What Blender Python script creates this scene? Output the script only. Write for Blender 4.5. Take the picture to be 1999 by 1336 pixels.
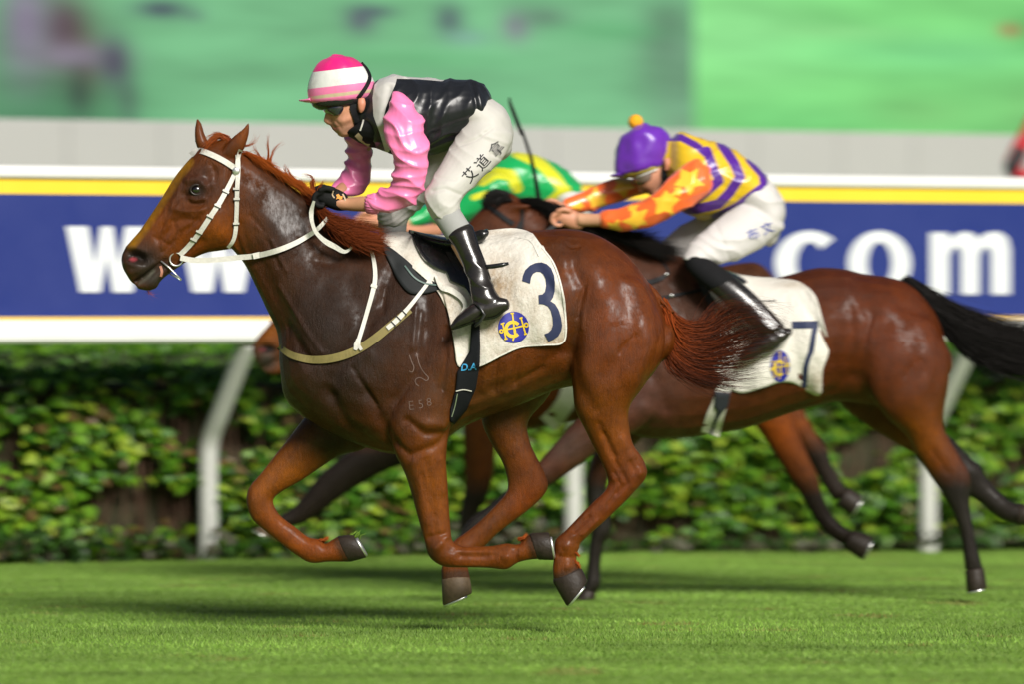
import bpy, bmesh, math, random
import numpy as np
from mathutils import Vector, Matrix, noise
from mathutils.bvhtree import BVHTree

random.seed(7); rng = np.random.default_rng(7)
sc = bpy.context.scene
for o in list(bpy.data.objects): bpy.data.objects.remove(o)

# ------------------------------------------------------------------ camera, sky, sun, exposure
FPX, D0, HC, HZ, CU = 12555.0, 27.0, 1.366, 600.0, 999.5      # focal length in photo pixels, distance, camera height, horizon row
cam = bpy.data.cameras.new('camera'); camo = bpy.data.objects.new('camera', cam); sc.collection.objects.link(camo)
camo.location = (0, -D0, HC); camo.rotation_euler = (math.radians(90), 0, 0)
cam.sensor_width = 36; cam.lens = FPX / 1999 * 36; cam.shift_y = -(668 - HZ) / 1999
cam.clip_start = 0.5; cam.clip_end = 800
cam.dof.use_dof = True; cam.dof.focus_distance = D0 - 0.2; cam.dof.aperture_fstop = 2.0; cam.dof.aperture_ratio = 0.5
sc.camera = camo
SUN_EL, SUN_AZ = math.radians(33), math.radians(24)           # azimuth from the camera's side, positive = from the right
sdir = Vector((math.sin(SUN_AZ) * math.cos(SUN_EL), -math.cos(SUN_AZ) * math.cos(SUN_EL), math.sin(SUN_EL)))
w = bpy.data.worlds.new('World'); sc.world = w; w.use_nodes = True
nt = w.node_tree; bg = nt.nodes['Background']; sky = nt.nodes.new('ShaderNodeTexSky')
sky.sky_type = 'NISHITA'; sky.sun_disc = False; sky.sun_elevation = SUN_EL
sky.sun_rotation = math.atan2(sdir.x, sdir.y); sky.air_density = 0.6; sky.dust_density = 2.0
nt.links.new(sky.outputs[0], bg.inputs[0]); bg.inputs[1].default_value = 0.05
sun = bpy.data.lights.new('sun', 'SUN'); sun.energy = 5.0; sun.angle = math.radians(20); sun.color = (1, 0.96, 0.9)
suno = bpy.data.objects.new('sun', sun); sc.collection.objects.link(suno)
suno.rotation_euler = sdir.to_track_quat('Z', 'Y').to_euler()
sc.view_settings.view_transform = 'Standard'; sc.view_settings.look = 'None'
sc.view_settings.gamma = 1; sc.view_settings.exposure = 0.04
sc.cycles.max_bounces = 6; sc.cycles.use_denoising = True

# ------------------------------------------------------------------ helpers
COL = sc.collection
def lin(h):
    h = h.lstrip('#'); c = [int(h[i:i+2], 16) / 255 for i in (0, 2, 4)]
    return tuple(x / 12.92 if x <= .04045 else ((x + .055) / 1.055) ** 2.4 for x in c)
def W(u, v, y):
    """a point seen at photo pixel (u, v) that stands at depth y (metres behind the winning horse)"""
    d = D0 + np.asarray(y, float)
    return np.stack([(np.asarray(u, float) - CU) * d / FPX, np.asarray(y, float) + 0 * d, HC + (HZ - np.asarray(v, float)) * d / FPX], -1)
def PX(P):
    d = D0 + P[:, 1]
    return CU + P[:, 0] * FPX / d, HZ - (P[:, 2] - HC) * FPX / d
def tagm(o, label=None, cat=None, group=None, kind=None):
    for k, x in (('label', label), ('category', cat), ('group', group), ('kind', kind)):
        if x: o[k] = x
    return o
def empty(name, loc=(0, 0, 0), **k):
    o = bpy.data.objects.new(name, None); COL.objects.link(o); o.location = loc; o.empty_display_size = .1
    return tagm(o, **k)
def setparent(o, p):
    if p is not None:
        o.parent = p
        m = Matrix.Identity(4); q = p
        while q is not None:
            m = Matrix.Translation(q.location) @ m if q.parent is None else m
            q = q.parent
        o.matrix_parent_inverse = m.inverted() if p.parent is None else Matrix.Identity(4)
def mkobj(name, V, F, mat, parent=None, smooth=True, attrs=None, col=None, **k):
    """one mesh object; V world coordinates; attrs: dict of per-vertex floats; col: per-vertex colour"""
    me = bpy.data.meshes.new(name)
    me.from_pydata(np.asarray(V).tolist(), [], F.tolist() if isinstance(F, np.ndarray) else F)
    if smooth: me.polygons.foreach_set('use_smooth', [True] * len(me.polygons))
    if attrs:
        for a, x in attrs.items():
            at = me.attributes.new(a, 'FLOAT', 'POINT'); at.data.foreach_set('value', np.asarray(x, np.float32))
    if col is not None:
        c = np.ones((len(V), 4), np.float32); c[:, :3] = col
        at = me.attributes.new('Col', 'FLOAT_COLOR', 'POINT'); at.data.foreach_set('color', c.ravel())
    for m in (mat if isinstance(mat, (list, tuple)) else [mat]): me.materials.append(m)
    me.update()
    o = bpy.data.objects.new(name, me); COL.objects.link(o); setparent(o, parent)
    return tagm(o, **k)

def catmull(A, sub):
    A = np.asarray(A, float); n = len(A)
    if n < 3: 
        t = np.linspace(0, 1, sub * (n - 1) + 1)[:, None]; return A[:1] * (1 - t) + A[-1:] * t
    P = np.vstack([2 * A[:1] - A[1:2], A, 2 * A[-1:] - A[-2:-1]]); out = []
    for i in range(1, n):
        p0, p1, p2, p3 = P[i-1], P[i], P[i+1], P[i+2]
        for k in range(sub):
            t = k / sub
            out.append(.5 * (2*p1 + (p2-p0)*t + (2*p0-5*p1+4*p2-p3)*t*t + (3*p1-p0-3*p2+p3)*t**3))
    out.append(P[n]); return np.array(out)

def loft(ribs, y0=0., seg=22, sub=4, cap=.6, sh=1.0):
    """closed tube through cross-sections; rib = (uA, vA, uB, vB, half width, y offset, egg)"""
    R = []
    for r in ribs:
        r = list(r) + [0, 0][:max(0, 7 - len(r))]
        a = W(r[0], r[1], y0 + r[5]); b = W(r[2], r[3], y0 + r[5])
        R.append(np.concatenate([(a + b) / 2, (a - b) / 2 * sh, [r[4] * sh, r[6]]]))
    R = catmull(R, sub)
    th = np.linspace(0, 2 * np.pi, seg, endpoint=False); ct, st = np.cos(th), np.sin(th)
    rings = []
    def ring(c, a, hw, e): return c + a * ct[:, None] + np.array([0, 1, 0]) * (hw * st * (1 - e * ct))[:, None]
    def capset(r, r2):
        t = r[:3] - r2[:3]; t /= np.linalg.norm(t) + 1e-9
        L = cap * min(np.linalg.norm(r[3:6]), r[6])
        return [ring(r[:3] + t * L * math.sin(x), r[3:6] * math.cos(x), r[6] * math.cos(x), r[7]) for x in (.5, .95, 1.3)], r[:3] + t * L
    c0, p0 = capset(R[0], R[1]); c1, p1 = capset(R[-1], R[-2])
    rings = c0[::-1] + [ring(r[:3], r[3:6], r[6], r[7]) for r in R] + c1
    V = np.vstack(rings + [p0[None], p1[None]]); n = len(rings); F = []
    for i in range(n - 1):
        for k in range(seg):
            k2 = (k + 1) % seg
            F.append((i*seg+k, i*seg+k2, (i+1)*seg+k2, (i+1)*seg+k))
    a, b = n * seg, n * seg + 1
    for k in range(seg):
        k2 = (k + 1) % seg
        F.append((a, k2, k)); F.append((b, (n-1)*seg+k, (n-1)*seg+k2))
    return V, F
def join(parts):
    V, F, o = [], [], 0
    for v, f in parts:
        V.append(np.asarray(v)); F += [tuple(i + o for i in q) for q in f]; o += len(v)
    return np.vstack(V), F
def ball(c, r, seg=20, ring=12):
    """ellipsoid; r = 3 radii"""
    V, F = [], []
    for i in range(1, ring):
        a = math.pi * i / ring
        for k in range(seg):
            b = 2 * math.pi * k / seg
            V.append((c[0] + r[0]*math.sin(a)*math.cos(b), c[1] + r[1]*math.sin(a)*math.sin(b), c[2] + r[2]*math.cos(a)))
    V += [(c[0], c[1], c[2] + r[2]), (c[0], c[1], c[2] - r[2])]; n = ring - 1
    for i in range(n - 1):
        for k in range(seg):
            k2 = (k + 1) % seg; F.append((i*seg+k, (i+1)*seg+k, (i+1)*seg+k2, i*seg+k2))
    for k in range(seg):
        k2 = (k + 1) % seg; F.append((n*seg, k, k2)); F.append((n*seg+1, (n-1)*seg+k2, (n-1)*seg+k))
    return np.array(V), F

class M:     # editable mesh in numpy
    def __init__(s, V, F): s.V = np.asarray(V, float); s.F = F; s.prep()
    def prep(s):
        q = np.array([f if len(f) == 4 else (f[0], f[1], f[2], f[2]) for f in s.F]); s.q = q
        e = np.vstack([q[:, [0, 1]], q[:, [1, 2]], q[:, [2, 3]], q[:, [3, 0]]]); e = e[e[:, 0] != e[:, 1]]
        s.E = np.unique(np.sort(e, 1), axis=0); s.deg = np.bincount(s.E.ravel(), minlength=len(s.V)) + 1e-9
    def lap(s):
        a, b = s.E[:, 0], s.E[:, 1]; out = np.empty_like(s.V); n = len(s.V)
        for k in range(3):
            out[:, k] = (np.bincount(a, s.V[b, k], n) + np.bincount(b, s.V[a, k], n)) / s.deg - s.V[:, k]
        return out
    def smooth(s, it, w=1., lam=.5, taubin=False):
        w = np.asarray(w, float); w = w[:, None] if w.ndim else w
        for _ in range(it):
            s.V = s.V + lam * w * s.lap()
            if taubin: s.V = s.V - (lam + .03) * w * s.lap()
    def normals(s):
        p = s.V[s.q]; n = np.cross(p[:, 2] - p[:, 0], p[:, 3] - p[:, 1]); N = np.zeros_like(s.V)
        for c in range(4):
            for k in range(3): N[:, k] += np.bincount(s.q[:, c], n[:, k], len(s.V))
        return N / (np.linalg.norm(N, axis=1, keepdims=True) + 1e-12)
    def bvh(s): return BVHTree.FromPolygons([Vector(p) for p in s.V], s.F)

def fuse(parts, voxel, it=6, taubin=True):
    V, F = join(parts)
    me = bpy.data.meshes.new('t'); me.from_pydata([tuple(p) for p in V], [], F)
    o = bpy.data.objects.new('t', me); COL.objects.link(o)
    md = o.modifiers.new('r', 'REMESH'); md.mode = 'VOXEL'; md.voxel_size = voxel; md.adaptivity = 0
    dg = bpy.context.evaluated_depsgraph_get(); ev = o.evaluated_get(dg); m2 = ev.to_mesh()
    n = len(m2.vertices); co = np.empty(n * 3); m2.vertices.foreach_get('co', co)
    F2 = [tuple(p.vertices) for p in m2.polygons]
    ev.to_mesh_clear(); bpy.data.objects.remove(o); bpy.data.meshes.remove(me)
    m = M(co.reshape(-1, 3), F2); m.smooth(it, taubin=taubin)
    return m

def dseg(u, v, pts):
    """distance in pixels from (u,v) to a polyline"""
    d = np.full(len(u), 1e9)
    for (x0, y0), (x1, y1) in zip(pts[:-1], pts[1:]):
        dx, dy = x1 - x0, y1 - y0; L = dx*dx + dy*dy + 1e-9
        t = np.clip(((u - x0)*dx + (v - y0)*dy) / L, 0, 1)
        d = np.minimum(d, np.hypot(u - x0 - t*dx, v - y0 - t*dy))
    return d
def sdpoly(u, v, pts):
    """signed distance to a polygon, positive inside"""
    d = dseg(u, v, list(pts) + [pts[0]]); ins = np.zeros(len(u), bool); n = len(pts)
    for i in range(n):
        x0, y0 = pts[i]; x1, y1 = pts[(i + 1) % n]
        c = ((y0 > v) != (y1 > v)) & (u < (x1 - x0) * (v - y0) / (y1 - y0 + 1e-12) + x0); ins ^= c
    return np.where(ins, d, -d)
def sculpt(m, strokes, y0, ymax=9., both=False):
    """push the skin along its normal: (amplitude in mm, width in px, polyline)"""
    u, v = PX(m.V); N = m.normals(); side = np.clip(-N[:, 1] * 1.6, 0, 1) * (m.V[:, 1] < y0 + ymax)
    if both: side = np.clip(np.abs(N[:, 1]) * 1.6, 0, 1)
    dsp = np.zeros(len(u))
    for amp, wd, pts in strokes:
        dsp += amp * .001 * np.exp(-(dseg(u, v, pts) / wd) ** 2) * side
    m.V = m.V + N * dsp[:, None]
def vnoise(P, sc_, seed=0):
    o = Vector((seed * 7.3, seed * 3.1, seed * 1.7))
    return np.array([noise.noise(Vector(p) * 1.0 + o) for p in (P * np.asarray(sc_))])
def discs(m, ds):
    u, v = PX(m.V); w_ = np.zeros(len(u))
    for (a, b, r) in ds: w_ = np.maximum(w_, np.clip(1.6 - 1.6 * np.hypot(u - a, v - b) / r, 0, 1))
    return w_
def blobs(u, v, base, bl):
    c = np.tile(np.array(base, float), (len(u), 1))
    for (a, b, ru, rv, colr, s) in bl:
        g = np.clip(s * np.exp(-(((u - a)/ru)**2 + ((v - b)/rv)**2)), 0, 1)[:, None]; c = c * (1 - g) + np.array(colr) * g
    return c

# ------------------------------------------------------------------ materials
def mat(name, build):
    m = bpy.data.materials.new(name); m.use_nodes = True; t = m.node_tree; p = t.nodes['Principled BSDF']
    build(t, p); return m
def nn(t, typ, **k):
    n = t.nodes.new(typ)
    for a, x in k.items():
        if a in n.inputs: n.inputs[a].default_value = x
        else: setattr(n, a, x)
    return n
def coord(t, scale=(1, 1, 1)):
    g = nn(t, 'ShaderNodeNewGeometry'); mp = nn(t, 'ShaderNodeMapping'); mp.inputs['Scale'].default_value = scale
    t.links.new(g.outputs['Position'], mp.inputs['Vector']); return mp.outputs[0]
def noisetex(t, vec, scale, detail=4, rough=.6):
    n = nn(t, 'ShaderNodeTexNoise'); n.inputs['Scale'].default_value = scale; n.inputs['Detail'].default_value = detail
    n.inputs['Roughness'].default_value = rough; t.links.new(vec, n.inputs['Vector']); return n.outputs['Fac']
def mapr(t, src, a, b, c, d):
    n = nn(t, 'ShaderNodeMapRange'); t.links.new(src, n.inputs[0])
    for i, x in enumerate((a, b, c, d)): n.inputs[i + 1].default_value = x
    return n.outputs[0]
def mixc(t, fac, a, b, mode='MIX'):
    n = nn(t, 'ShaderNodeMix', data_type='RGBA', blend_type=mode)
    for s, x in ((0, fac), (6, a), (7, b)):
        if hasattr(x, 'is_linked') or hasattr(x, 'links'): t.links.new(x, n.inputs[s])
        else: n.inputs[s].default_value = (*x, 1) if isinstance(x, tuple) else x
    return n.outputs[2]
def bump(t, p, h, strength, dist):
    b = nn(t, 'ShaderNodeBump'); b.inputs['Strength'].default_value = strength; b.inputs['Distance'].default_value = dist
    t.links.new(h, b.inputs['Height']); t.links.new(b.outputs[0], p.inputs['Normal'])
def attr(t, name): return nn(t, 'ShaderNodeAttribute', attribute_name=name)
def plain(name, colr, rough=.5, metal=0., spec=.5, nz=.12, ns=25, bmp=.0, bs=200, coat=0.):
    def b(t, p):
        vec = coord(t); f = noisetex(t, vec, ns)
        c = mixc(t, f, tuple(x * (1 - nz) for x in colr), tuple(min(1, x * (1 + nz)) for x in colr))
        t.links.new(c, p.inputs['Base Color']); p.inputs['Roughness'].default_value = rough; p.inputs['Metallic'].default_value = metal
        p.inputs['Specular IOR Level'].default_value = spec; p.inputs['Coat Weight'].default_value = coat
        t.links.new(mapr(t, f, .3, .7, max(0, rough - .08), rough + .08), p.inputs['Roughness'])
        if bmp: bump(t, p, noisetex(t, vec, bs), bmp, .004)
    return mat(name, b)
def satin(name, stops, at='m', rough=.34, spec=.55, dirty=0., sheen=.15):
    """silk with a printed pattern: constant ramp over a per-vertex value"""
    def b(t, p):
        vec = coord(t)
        if len(stops) > 1:
            r = nn(t, 'ShaderNodeValToRGB'); r.color_ramp.interpolation = 'CONSTANT'; e = r.color_ramp.elements
            while len(e) < len(stops): e.new(.5)
            for k, (ps, cl) in enumerate(stops): e[k].position = ps; e[k].color = (*cl, 1)
            t.links.new(attr(t, at).outputs['Fac'], r.inputs[0]); c = r.outputs[0]
        else:
            c = mixc(t, .5, stops[0][1], stops[0][1])
        f = noisetex(t, vec, 9, 3); c = mixc(t, mapr(t, f, .3, .7, 0., .16), c, (.0, .0, .0)) 
        if dirty: c = mixc(t, mapr(t, noisetex(t, vec, 14, 8, .7), .5, .75, 0, dirty), c, lin('6b5a44'))
        t.links.new(c, p.inputs['Base Color']); p.inputs['Roughness'].default_value = rough
        p.inputs['Specular IOR Level'].default_value = spec; p.inputs['Sheen Weight'].default_value = sheen
        bump(t, p, noisetex(t, coord(t, (1, 1, .5)), 30, 3, .5), .13, .010)
    return mat(name, b)
def coatmat(name, rough=.36, wet=.35):
    """horse coat: painted hair colour, fine hair relief, damp gloss"""
    def b(t, p):
        a = attr(t, 'Col'); vec = coord(t); f = noisetex(t, vec, 16, 6, .65)
        c = mixc(t, 1., a.outputs['Color'], mixc(t, mapr(t, f, .25, .75, 0, 1), (.62, .58, .55), (1.28, 1.3, 1.3)), 'MULTIPLY')
        h = noisetex(t, coord(t, (1, 1, .3)), 330, 4, .7); mid = noisetex(t, coord(t, (1, 1, .22)), 95, 5, .75); fine = noisetex(t, vec, 170, 4, .8)
        c = mixc(t, mapr(t, mid, .38, .66, 0, .30), c, (.006, .0035, .0025))
        c = mixc(t, mapr(t, fine, .60, .74, 0, .35), c, (.16, .12, .09))
        t.links.new(c, p.inputs['Base Color'])
        g = noisetex(t, vec, 5.5, 5, .6); gm = nn(t, 'ShaderNodeMath', operation='ADD'); t.links.new(mapr(t, g, .3, .7, rough - .1, rough + .12), gm.inputs[0]); t.links.new(mapr(t, fine, .3, .7, -.1, .12), gm.inputs[1])
        t.links.new(gm.outputs[0], p.inputs['Roughness'])
        p.inputs['Specular IOR Level'].default_value = .23; p.inputs['Specular Tint'].default_value = (1, .93, .86, 1)
        cw = nn(t, 'ShaderNodeMath', operation='MULTIPLY'); t.links.new(mapr(t, noisetex(t, vec, 9, 6, .75), .42, .62, 0, wet), cw.inputs[0]); t.links.new(mapr(t, mid, .35, .6, .25, 1), cw.inputs[1])
        t.links.new(cw.outputs[0], p.inputs['Coat Weight']); p.inputs['Coat Roughness'].default_value = .31
        p.inputs['Coat IOR'].default_value = 1.42
        ad = nn(t, 'ShaderNodeMath', operation='ADD'); t.links.new(h, ad.inputs[0])
        t.links.new(mapr(t, mid, 0, 1, 0, 1.9), ad.inputs[1])
        a2 = nn(t, 'ShaderNodeMath', operation='ADD'); t.links.new(ad.outputs[0], a2.inputs[0]); t.links.new(fine, a2.inputs[1])
        bump(t, p, a2.outputs[0], .75, .0035)
    return mat(name, b)
def hairmat(name, c1, c2):
    def b(t, p):
        a = attr(t, 'm'); c = mixc(t, a.outputs['Fac'], c1, c2); t.links.new(c, p.inputs['Base Color'])
        p.inputs['Roughness'].default_value = .5; p.inputs['Specular IOR Level'].default_value = .13
    return mat(name, b)
def colmat(name, rough=.6, spec=.4, nz=.15, ns=30, trans=0.):
    def b(t, p):
        a = attr(t, 'Col'); f = noisetex(t, coord(t), ns)
        c = mixc(t, mapr(t, f, .3, .7, 0, nz), a.outputs['Color'], (0., 0., 0.)); t.links.new(c, p.inputs['Base Color'])
        p.inputs['Roughness'].default_value = rough; p.inputs['Specular IOR Level'].default_value = spec
        if trans:
            tr = nn(t, 'ShaderNodeBsdfTranslucent'); t.links.new(c, tr.inputs[0]); mx = nn(t, 'ShaderNodeMixShader'); mx.inputs[0].default_value = trans
            t.links.new(p.outputs[0], mx.inputs[1]); t.links.new(tr.outputs[0], mx.inputs[2])
            t.links.new(mx.outputs[0], t.nodes['Material Output'].inputs['Surface'])
    return mat(name, b)
WHITE = (.78, .78, .76)
MT = dict(
    strap=plain('white_leather', lin('c9c6bc'), .5, nz=.28, ns=120, bmp=.25, bs=160),
    olive=plain('olive_web', lin('7c7040'), .75, nz=.3, ns=60, bmp=.3, bs=500),
    black=plain('black_leather', (.012, .012, .013), .22, spec=.6, nz=.3, bmp=.12, bs=60),
    boot=plain('boot_leather', (.017, .014, .012), .24, spec=.55, nz=.6, ns=12, bmp=.3, bs=26, coat=.3),
    rubber=plain('dark_pad', lin('242627'), .7, spec=.25, nz=.25, bmp=.2, bs=300),
    webbing=plain('black_elastic', (.009, .010, .012), .75, spec=.15, nz=.3, bmp=.4, bs=500),
    steel=plain('steel', (.75, .75, .74), .34, metal=.85, nz=.1),
    hoof=plain('hoof_horn', lin('2b231c'), .55, spec=.3, nz=.6, ns=40, bmp=.5, bs=90),
    palehoof=plain('pale_hoof_horn', lin('5c4c3a'), .55, spec=.3, nz=.7, ns=30, bmp=.5, bs=90),
    eye=plain('eye', (.006, .004, .004), .04, spec=.9, nz=0, coat=1.),
    lid=plain('eyelid', (.02, .013, .01), .4),
    breeches=plain('white_breeches', lin('bbb8b1'), .6, nz=.08, ns=14, bmp=.4, bs=20),
    greycloth=plain('grey_legging', lin('979794'), .75, nz=.12, ns=60, bmp=.1, bs=300),
    silver=satin('silver_satin', [(0, lin('c9c7c1'))]),
    glove=plain('black_glove', (.008, .008, .008), .75, spec=.2, nz=.4, bmp=.4, bs=120),
    scarf=plain('black_scarf', (.007, .007, .008), .65, spec=.2, bmp=.2, bs=60),
    tan=plain('tan_webbing', lin('b8a184'), .8),
    lens=plain('goggle_lens', (.012, .012, .02), .06, spec=.9, nz=.2, coat=1.),
    skin=colmat('skin', .5, .4, .08, 60),
    navy=plain('navy_print', lin('1b2547'), .7, nz=.12, ns=40),
    blue=plain('blue_badge', lin('1c1f8c'), .55, nz=.2, ns=80),
    gold=plain('gold_thread', lin('d9b81e'), .55, nz=.25, ns=200, bmp=.3, bs=500),
    cyan=plain('pale_blue_print', lin('3d9bd0'), .7),
    brand=plain('brand_scar', lin('665249'), .7, nz=.4, ns=150),
    ink=plain('black_ink', (.012, .012, .014), .7),
    blueink=plain('blue_ink', lin('2c3f9a'), .7),
    pink=plain('nostril_pink', lin('c4616a'), .4, nz=.1),
)

# ------------------------------------------------------------------ drawing on surfaces
def hit(bv, u, v, y0, side=-1):
    """depth at which the line of sight through (u,v) meets a surface; side=+1 looks from the far side"""
    if side < 0:
        o = Vector((0, -D0, HC)); d = Vector(W(u, v, y0)) - o; d.normalize()
        h = bv.ray_cast(o, d, 200)
    else:
        a = Vector(W(u, v, y0 + 3)); b_ = Vector(W(u, v, y0)); d = (b_ - a).normalized(); h = bv.ray_cast(a, d, 3.2)
    return None if h[0] is None else h[0].y
def strap(name, pts, wd, bv, y0, m, parent, off=.004, th=.004, side=-1, sub=6, ys=None, smooth_y=2, **k):
    """flat belt along a pixel polyline, lying on the surface (or at the given depths)"""
    P = catmull(np.array([list(p) + ([] if ys is None else [ys[i]]) for i, p in enumerate(pts)]), sub)
    uv = P[:, :2]; T = np.gradient(uv, axis=0); T /= np.linalg.norm(T, axis=1, keepdims=True) + 1e-9
    Nn = np.stack([-T[:, 1], T[:, 0]], 1); wd = np.interp(np.linspace(0, 1, len(P)), np.linspace(0, 1, len(np.atleast_1d(wd))), np.atleast_1d(wd))
    E = []
    for s in (-.5, .5):
        q = uv + Nn * wd[:, None] * s
        if ys is not None: yy = P[:, 2] + y0
        else:
            yy = [hit(bv, a, b, y0, side) for a, b in q]
            ok = [i for i, x in enumerate(yy) if x is not None]
            if not ok: yy = np.full(len(q), y0 + side * .1)
            else: yy = np.interp(range(len(q)), ok, [yy[i] for i in ok])
            for _ in range(smooth_y): yy[1:-1] = (yy[:-2] + 2 * yy[1:-1] + yy[2:]) / 4
        E.append((q, yy))
    if ys is None:                      # keep the belt taut across its width
        mid = (E[0][1] + E[1][1]) / 2; E = [(q, .7 * yy + .3 * mid) for q, yy in E]
    V = []
    for i in range(len(P)):
        for o_ in (off, off + th):
            for q, yy in E: V.append(W(q[i, 0], q[i, 1], yy[i] + side * o_))
    F = []
    for i in range(len(P) - 1):
        a, b = i * 4, i * 4 + 4
        for x, y in ((0, 1), (1, 3), (3, 2), (2, 0)): F.append((a + x, a + y, b + y, b + x))
    F += [(0, 2, 3, 1), (len(V) - 4, len(V) - 3, len(V) - 1, len(V) - 2)]
    return mkobj(name, V, F, m, parent, smooth=False, **k)
def cord(name, P, r, m, parent, seg=8, **k):
    """round tube along world points; r scalar or per-point"""
    P = np.asarray(P, float); n = len(P); r = np.broadcast_to(np.asarray(r, float), (n,)); V, F = [], []
    T = np.gradient(P, axis=0); T /= np.linalg.norm(T, axis=1, keepdims=True) + 1e-12
    up = np.array([0, 1, 0]) if abs(T[0, 1]) < .9 else np.array([1, 0, 0])
    for i in range(n):
        a = np.cross(T[i], up); a /= np.linalg.norm(a) + 1e-12; b = np.cross(T[i], a); 
        for j in range(seg):
            th = 2 * math.pi * j / seg; V.append(P[i] + r[i] * (a * math.cos(th) + b * math.sin(th)))
    for i in range(n - 1):
        for j in range(seg):
            j2 = (j + 1) % seg; F.append((i*seg+j, i*seg+j2, (i+1)*seg+j2, (i+1)*seg+j))
    F.append(tuple(range(seg))[::-1]); F.append(tuple((n-1)*seg + j for j in range(seg)))
    if name is None: return np.array(V), F
    return mkobj(name, V, F, m, parent, **k)
def textmesh(s, bold=0., polys=None):
    """flat filled 2-D shape (a text or polygons) -> verts (n,2), faces"""
    if polys is None:
        cu = bpy.data.curves.new('t', 'FONT'); cu.body = s; cu.offset = bold; cu.resolution_u = 4
    else:
        cu = bpy.data.curves.new('t', 'CURVE'); cu.dimensions = '2D'; cu.fill_mode = 'BOTH'
        for pl in polys:
            sp = cu.splines.new('POLY'); sp.points.add(len(pl) - 1); sp.use_cyclic_u = True
            for i, p in enumerate(pl): sp.points[i].co = (p[0], p[1], 0, 1)
    o = bpy.data.objects.new('t', cu); COL.objects.link(o)
    dg = bpy.context.evaluated_depsgraph_get(); me = bpy.data.meshes.new_from_object(o.evaluated_get(dg))
    V = np.array([v.co[:] for v in me.vertices]).reshape(-1, 3)[:, :2]; F = [tuple(p.vertices) for p in me.polygons]
    bpy.data.objects.remove(o); bpy.data.curves.remove(cu); bpy.data.meshes.remove(me)
    return V, F
def decal(name, uv, F, bv, y0, m, parent, off=.003, maxlen=7., **k):
    """print lying on a surface: pixel-space faces cut fine and dropped on to it"""
    bm = bmesh.new(); vs = [bm.verts.new((a, b, 0)) for a, b in uv]
    for f in F:
        try: bm.faces.new([vs[i] for i in f])
        except ValueError: pass
    bmesh.ops.triangulate(bm, faces=bm.faces[:])
    for _ in range(6):
        es = [e for e in bm.edges if e.calc_length() > maxlen]
        if not es: break
        bmesh.ops.subdivide_edges(bm, edges=es, cuts=1); bmesh.ops.triangulate(bm, faces=[f for f in bm.faces if len(f.verts) > 3])
    bm.verts.index_update(); V = []; last = y0 - .2; q = [(v.co.x, v.co.y) for v in bm.verts]
    for a, b in q:
        h = hit(bv, a, b, y0); last = last if h is None else h; V.append(W(a, b, last - off))
    F2 = [tuple(v.index for v in f.verts) for f in bm.faces]; bm.free()
    return mkobj(name, V, F2, m, parent, **k)
def textuv(s, u, v, size, ang=0., bold=0., sx=1., shear=0.):
    V, F = textmesh(s, bold); a = math.radians(ang); x, y = V[:, 0] * size * sx + V[:, 1] * size * shear, -V[:, 1] * size
    return np.stack([u + x * math.cos(a) - y * math.sin(a), v + x * math.sin(a) + y * math.cos(a)], 1), F
def strandmesh(guides, n, r, pts=9, jit=(.01, .05), seed=1, curl=.0, lock=0, tip=.55, cut=.55, cutp=2.):
    """hair: n fine tapering tubes spread between guide curves (world points)"""
    g = np.random.default_rng(seed)
    G = []
    for gd in guides:
        gd = catmull(np.asarray(gd, float), 6); t = np.linspace(0, len(gd) - 1, pts); i = np.clip(t.astype(int), 0, len(gd) - 2); f = (t - i)[:, None]
        G.append(gd[i] * (1 - f) + gd[i + 1] * f)
    G = np.array(G)
    s = np.linspace(0, 1, pts)[:, None]
    x = g.random(n) * (len(G) - 1); i = np.minimum(x.astype(int), len(G) - 2); f = (x - i)[:, None, None]
    P = G[i] * (1 - f) + G[i + 1] * f                                   # n, pts, 3
    L = 1 - cut * g.random(n) ** cutp; tt = np.linspace(0, pts - 1, pts)[None] * L[:, None]; ii = np.clip(tt.astype(int), 0, pts - 2); ff = (tt - ii)[..., None]
    r_ = np.arange(n)[:, None]; P = P[r_, ii] * (1 - ff) + P[r_, ii + 1] * ff
    P = P + g.normal(0, jit[0], (n, 1, 3)) * (1 - s) + g.normal(0, jit[1], (n, 1, 3)) * s ** 1.5
    if lock:                                                             # hairs gather into locks
        lk = g.integers(0, lock, n); off = g.normal(0, jit[1] * 1.3, (lock, 3)); P = P + off[lk][:, None] * s ** 1.3
    if curl:
        p1, p2, am = g.random((n, 1)) * 6, g.random((n, 1)) * 6, g.random((n, 1)) * curl; q = s[:, 0][None]
        P = P + np.stack([np.sin(q * 9 + p1) * am * q, 0 * q * am, np.cos(q * 7 + p2) * am * q], -1)
    rr = r * (.6 + .8 * g.random((n, 1))) * np.clip(1.1 - s[:, 0], .12, 1)[None]
    T = np.gradient(P, axis=1); T /= np.linalg.norm(T, axis=2, keepdims=True) + 1e-12
    a_ = np.cross(T, np.array([0, 1, 0.05])); a_ /= np.linalg.norm(a_, axis=2, keepdims=True) + 1e-12; b_ = np.cross(T, a_)
    th = np.array([0, 2.0944, 4.1888]); V = P[:, :, None] + rr[..., None, None] * (a_[:, :, None] * np.cos(th)[:, None] + b_[:, :, None] * np.sin(th)[:, None])
    base = (np.arange(n) * pts * 3)[:, None, None]; k_ = np.arange(pts - 1)[None, :, None] * 3; j = np.arange(3)[None, None]; j2 = (j + 1) % 3
    F = np.stack([base + k_ + j, base + k_ + j2, base + k_ + 3 + j2, base + k_ + 3 + j], -1).reshape(-1, 4)
    return V.reshape(-1, 3), F.tolist(), np.clip(.45 * np.repeat(g.random(n), pts * 3) + tip * np.tile(np.repeat(s[:, 0], 3), n), 0, 1)
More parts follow.
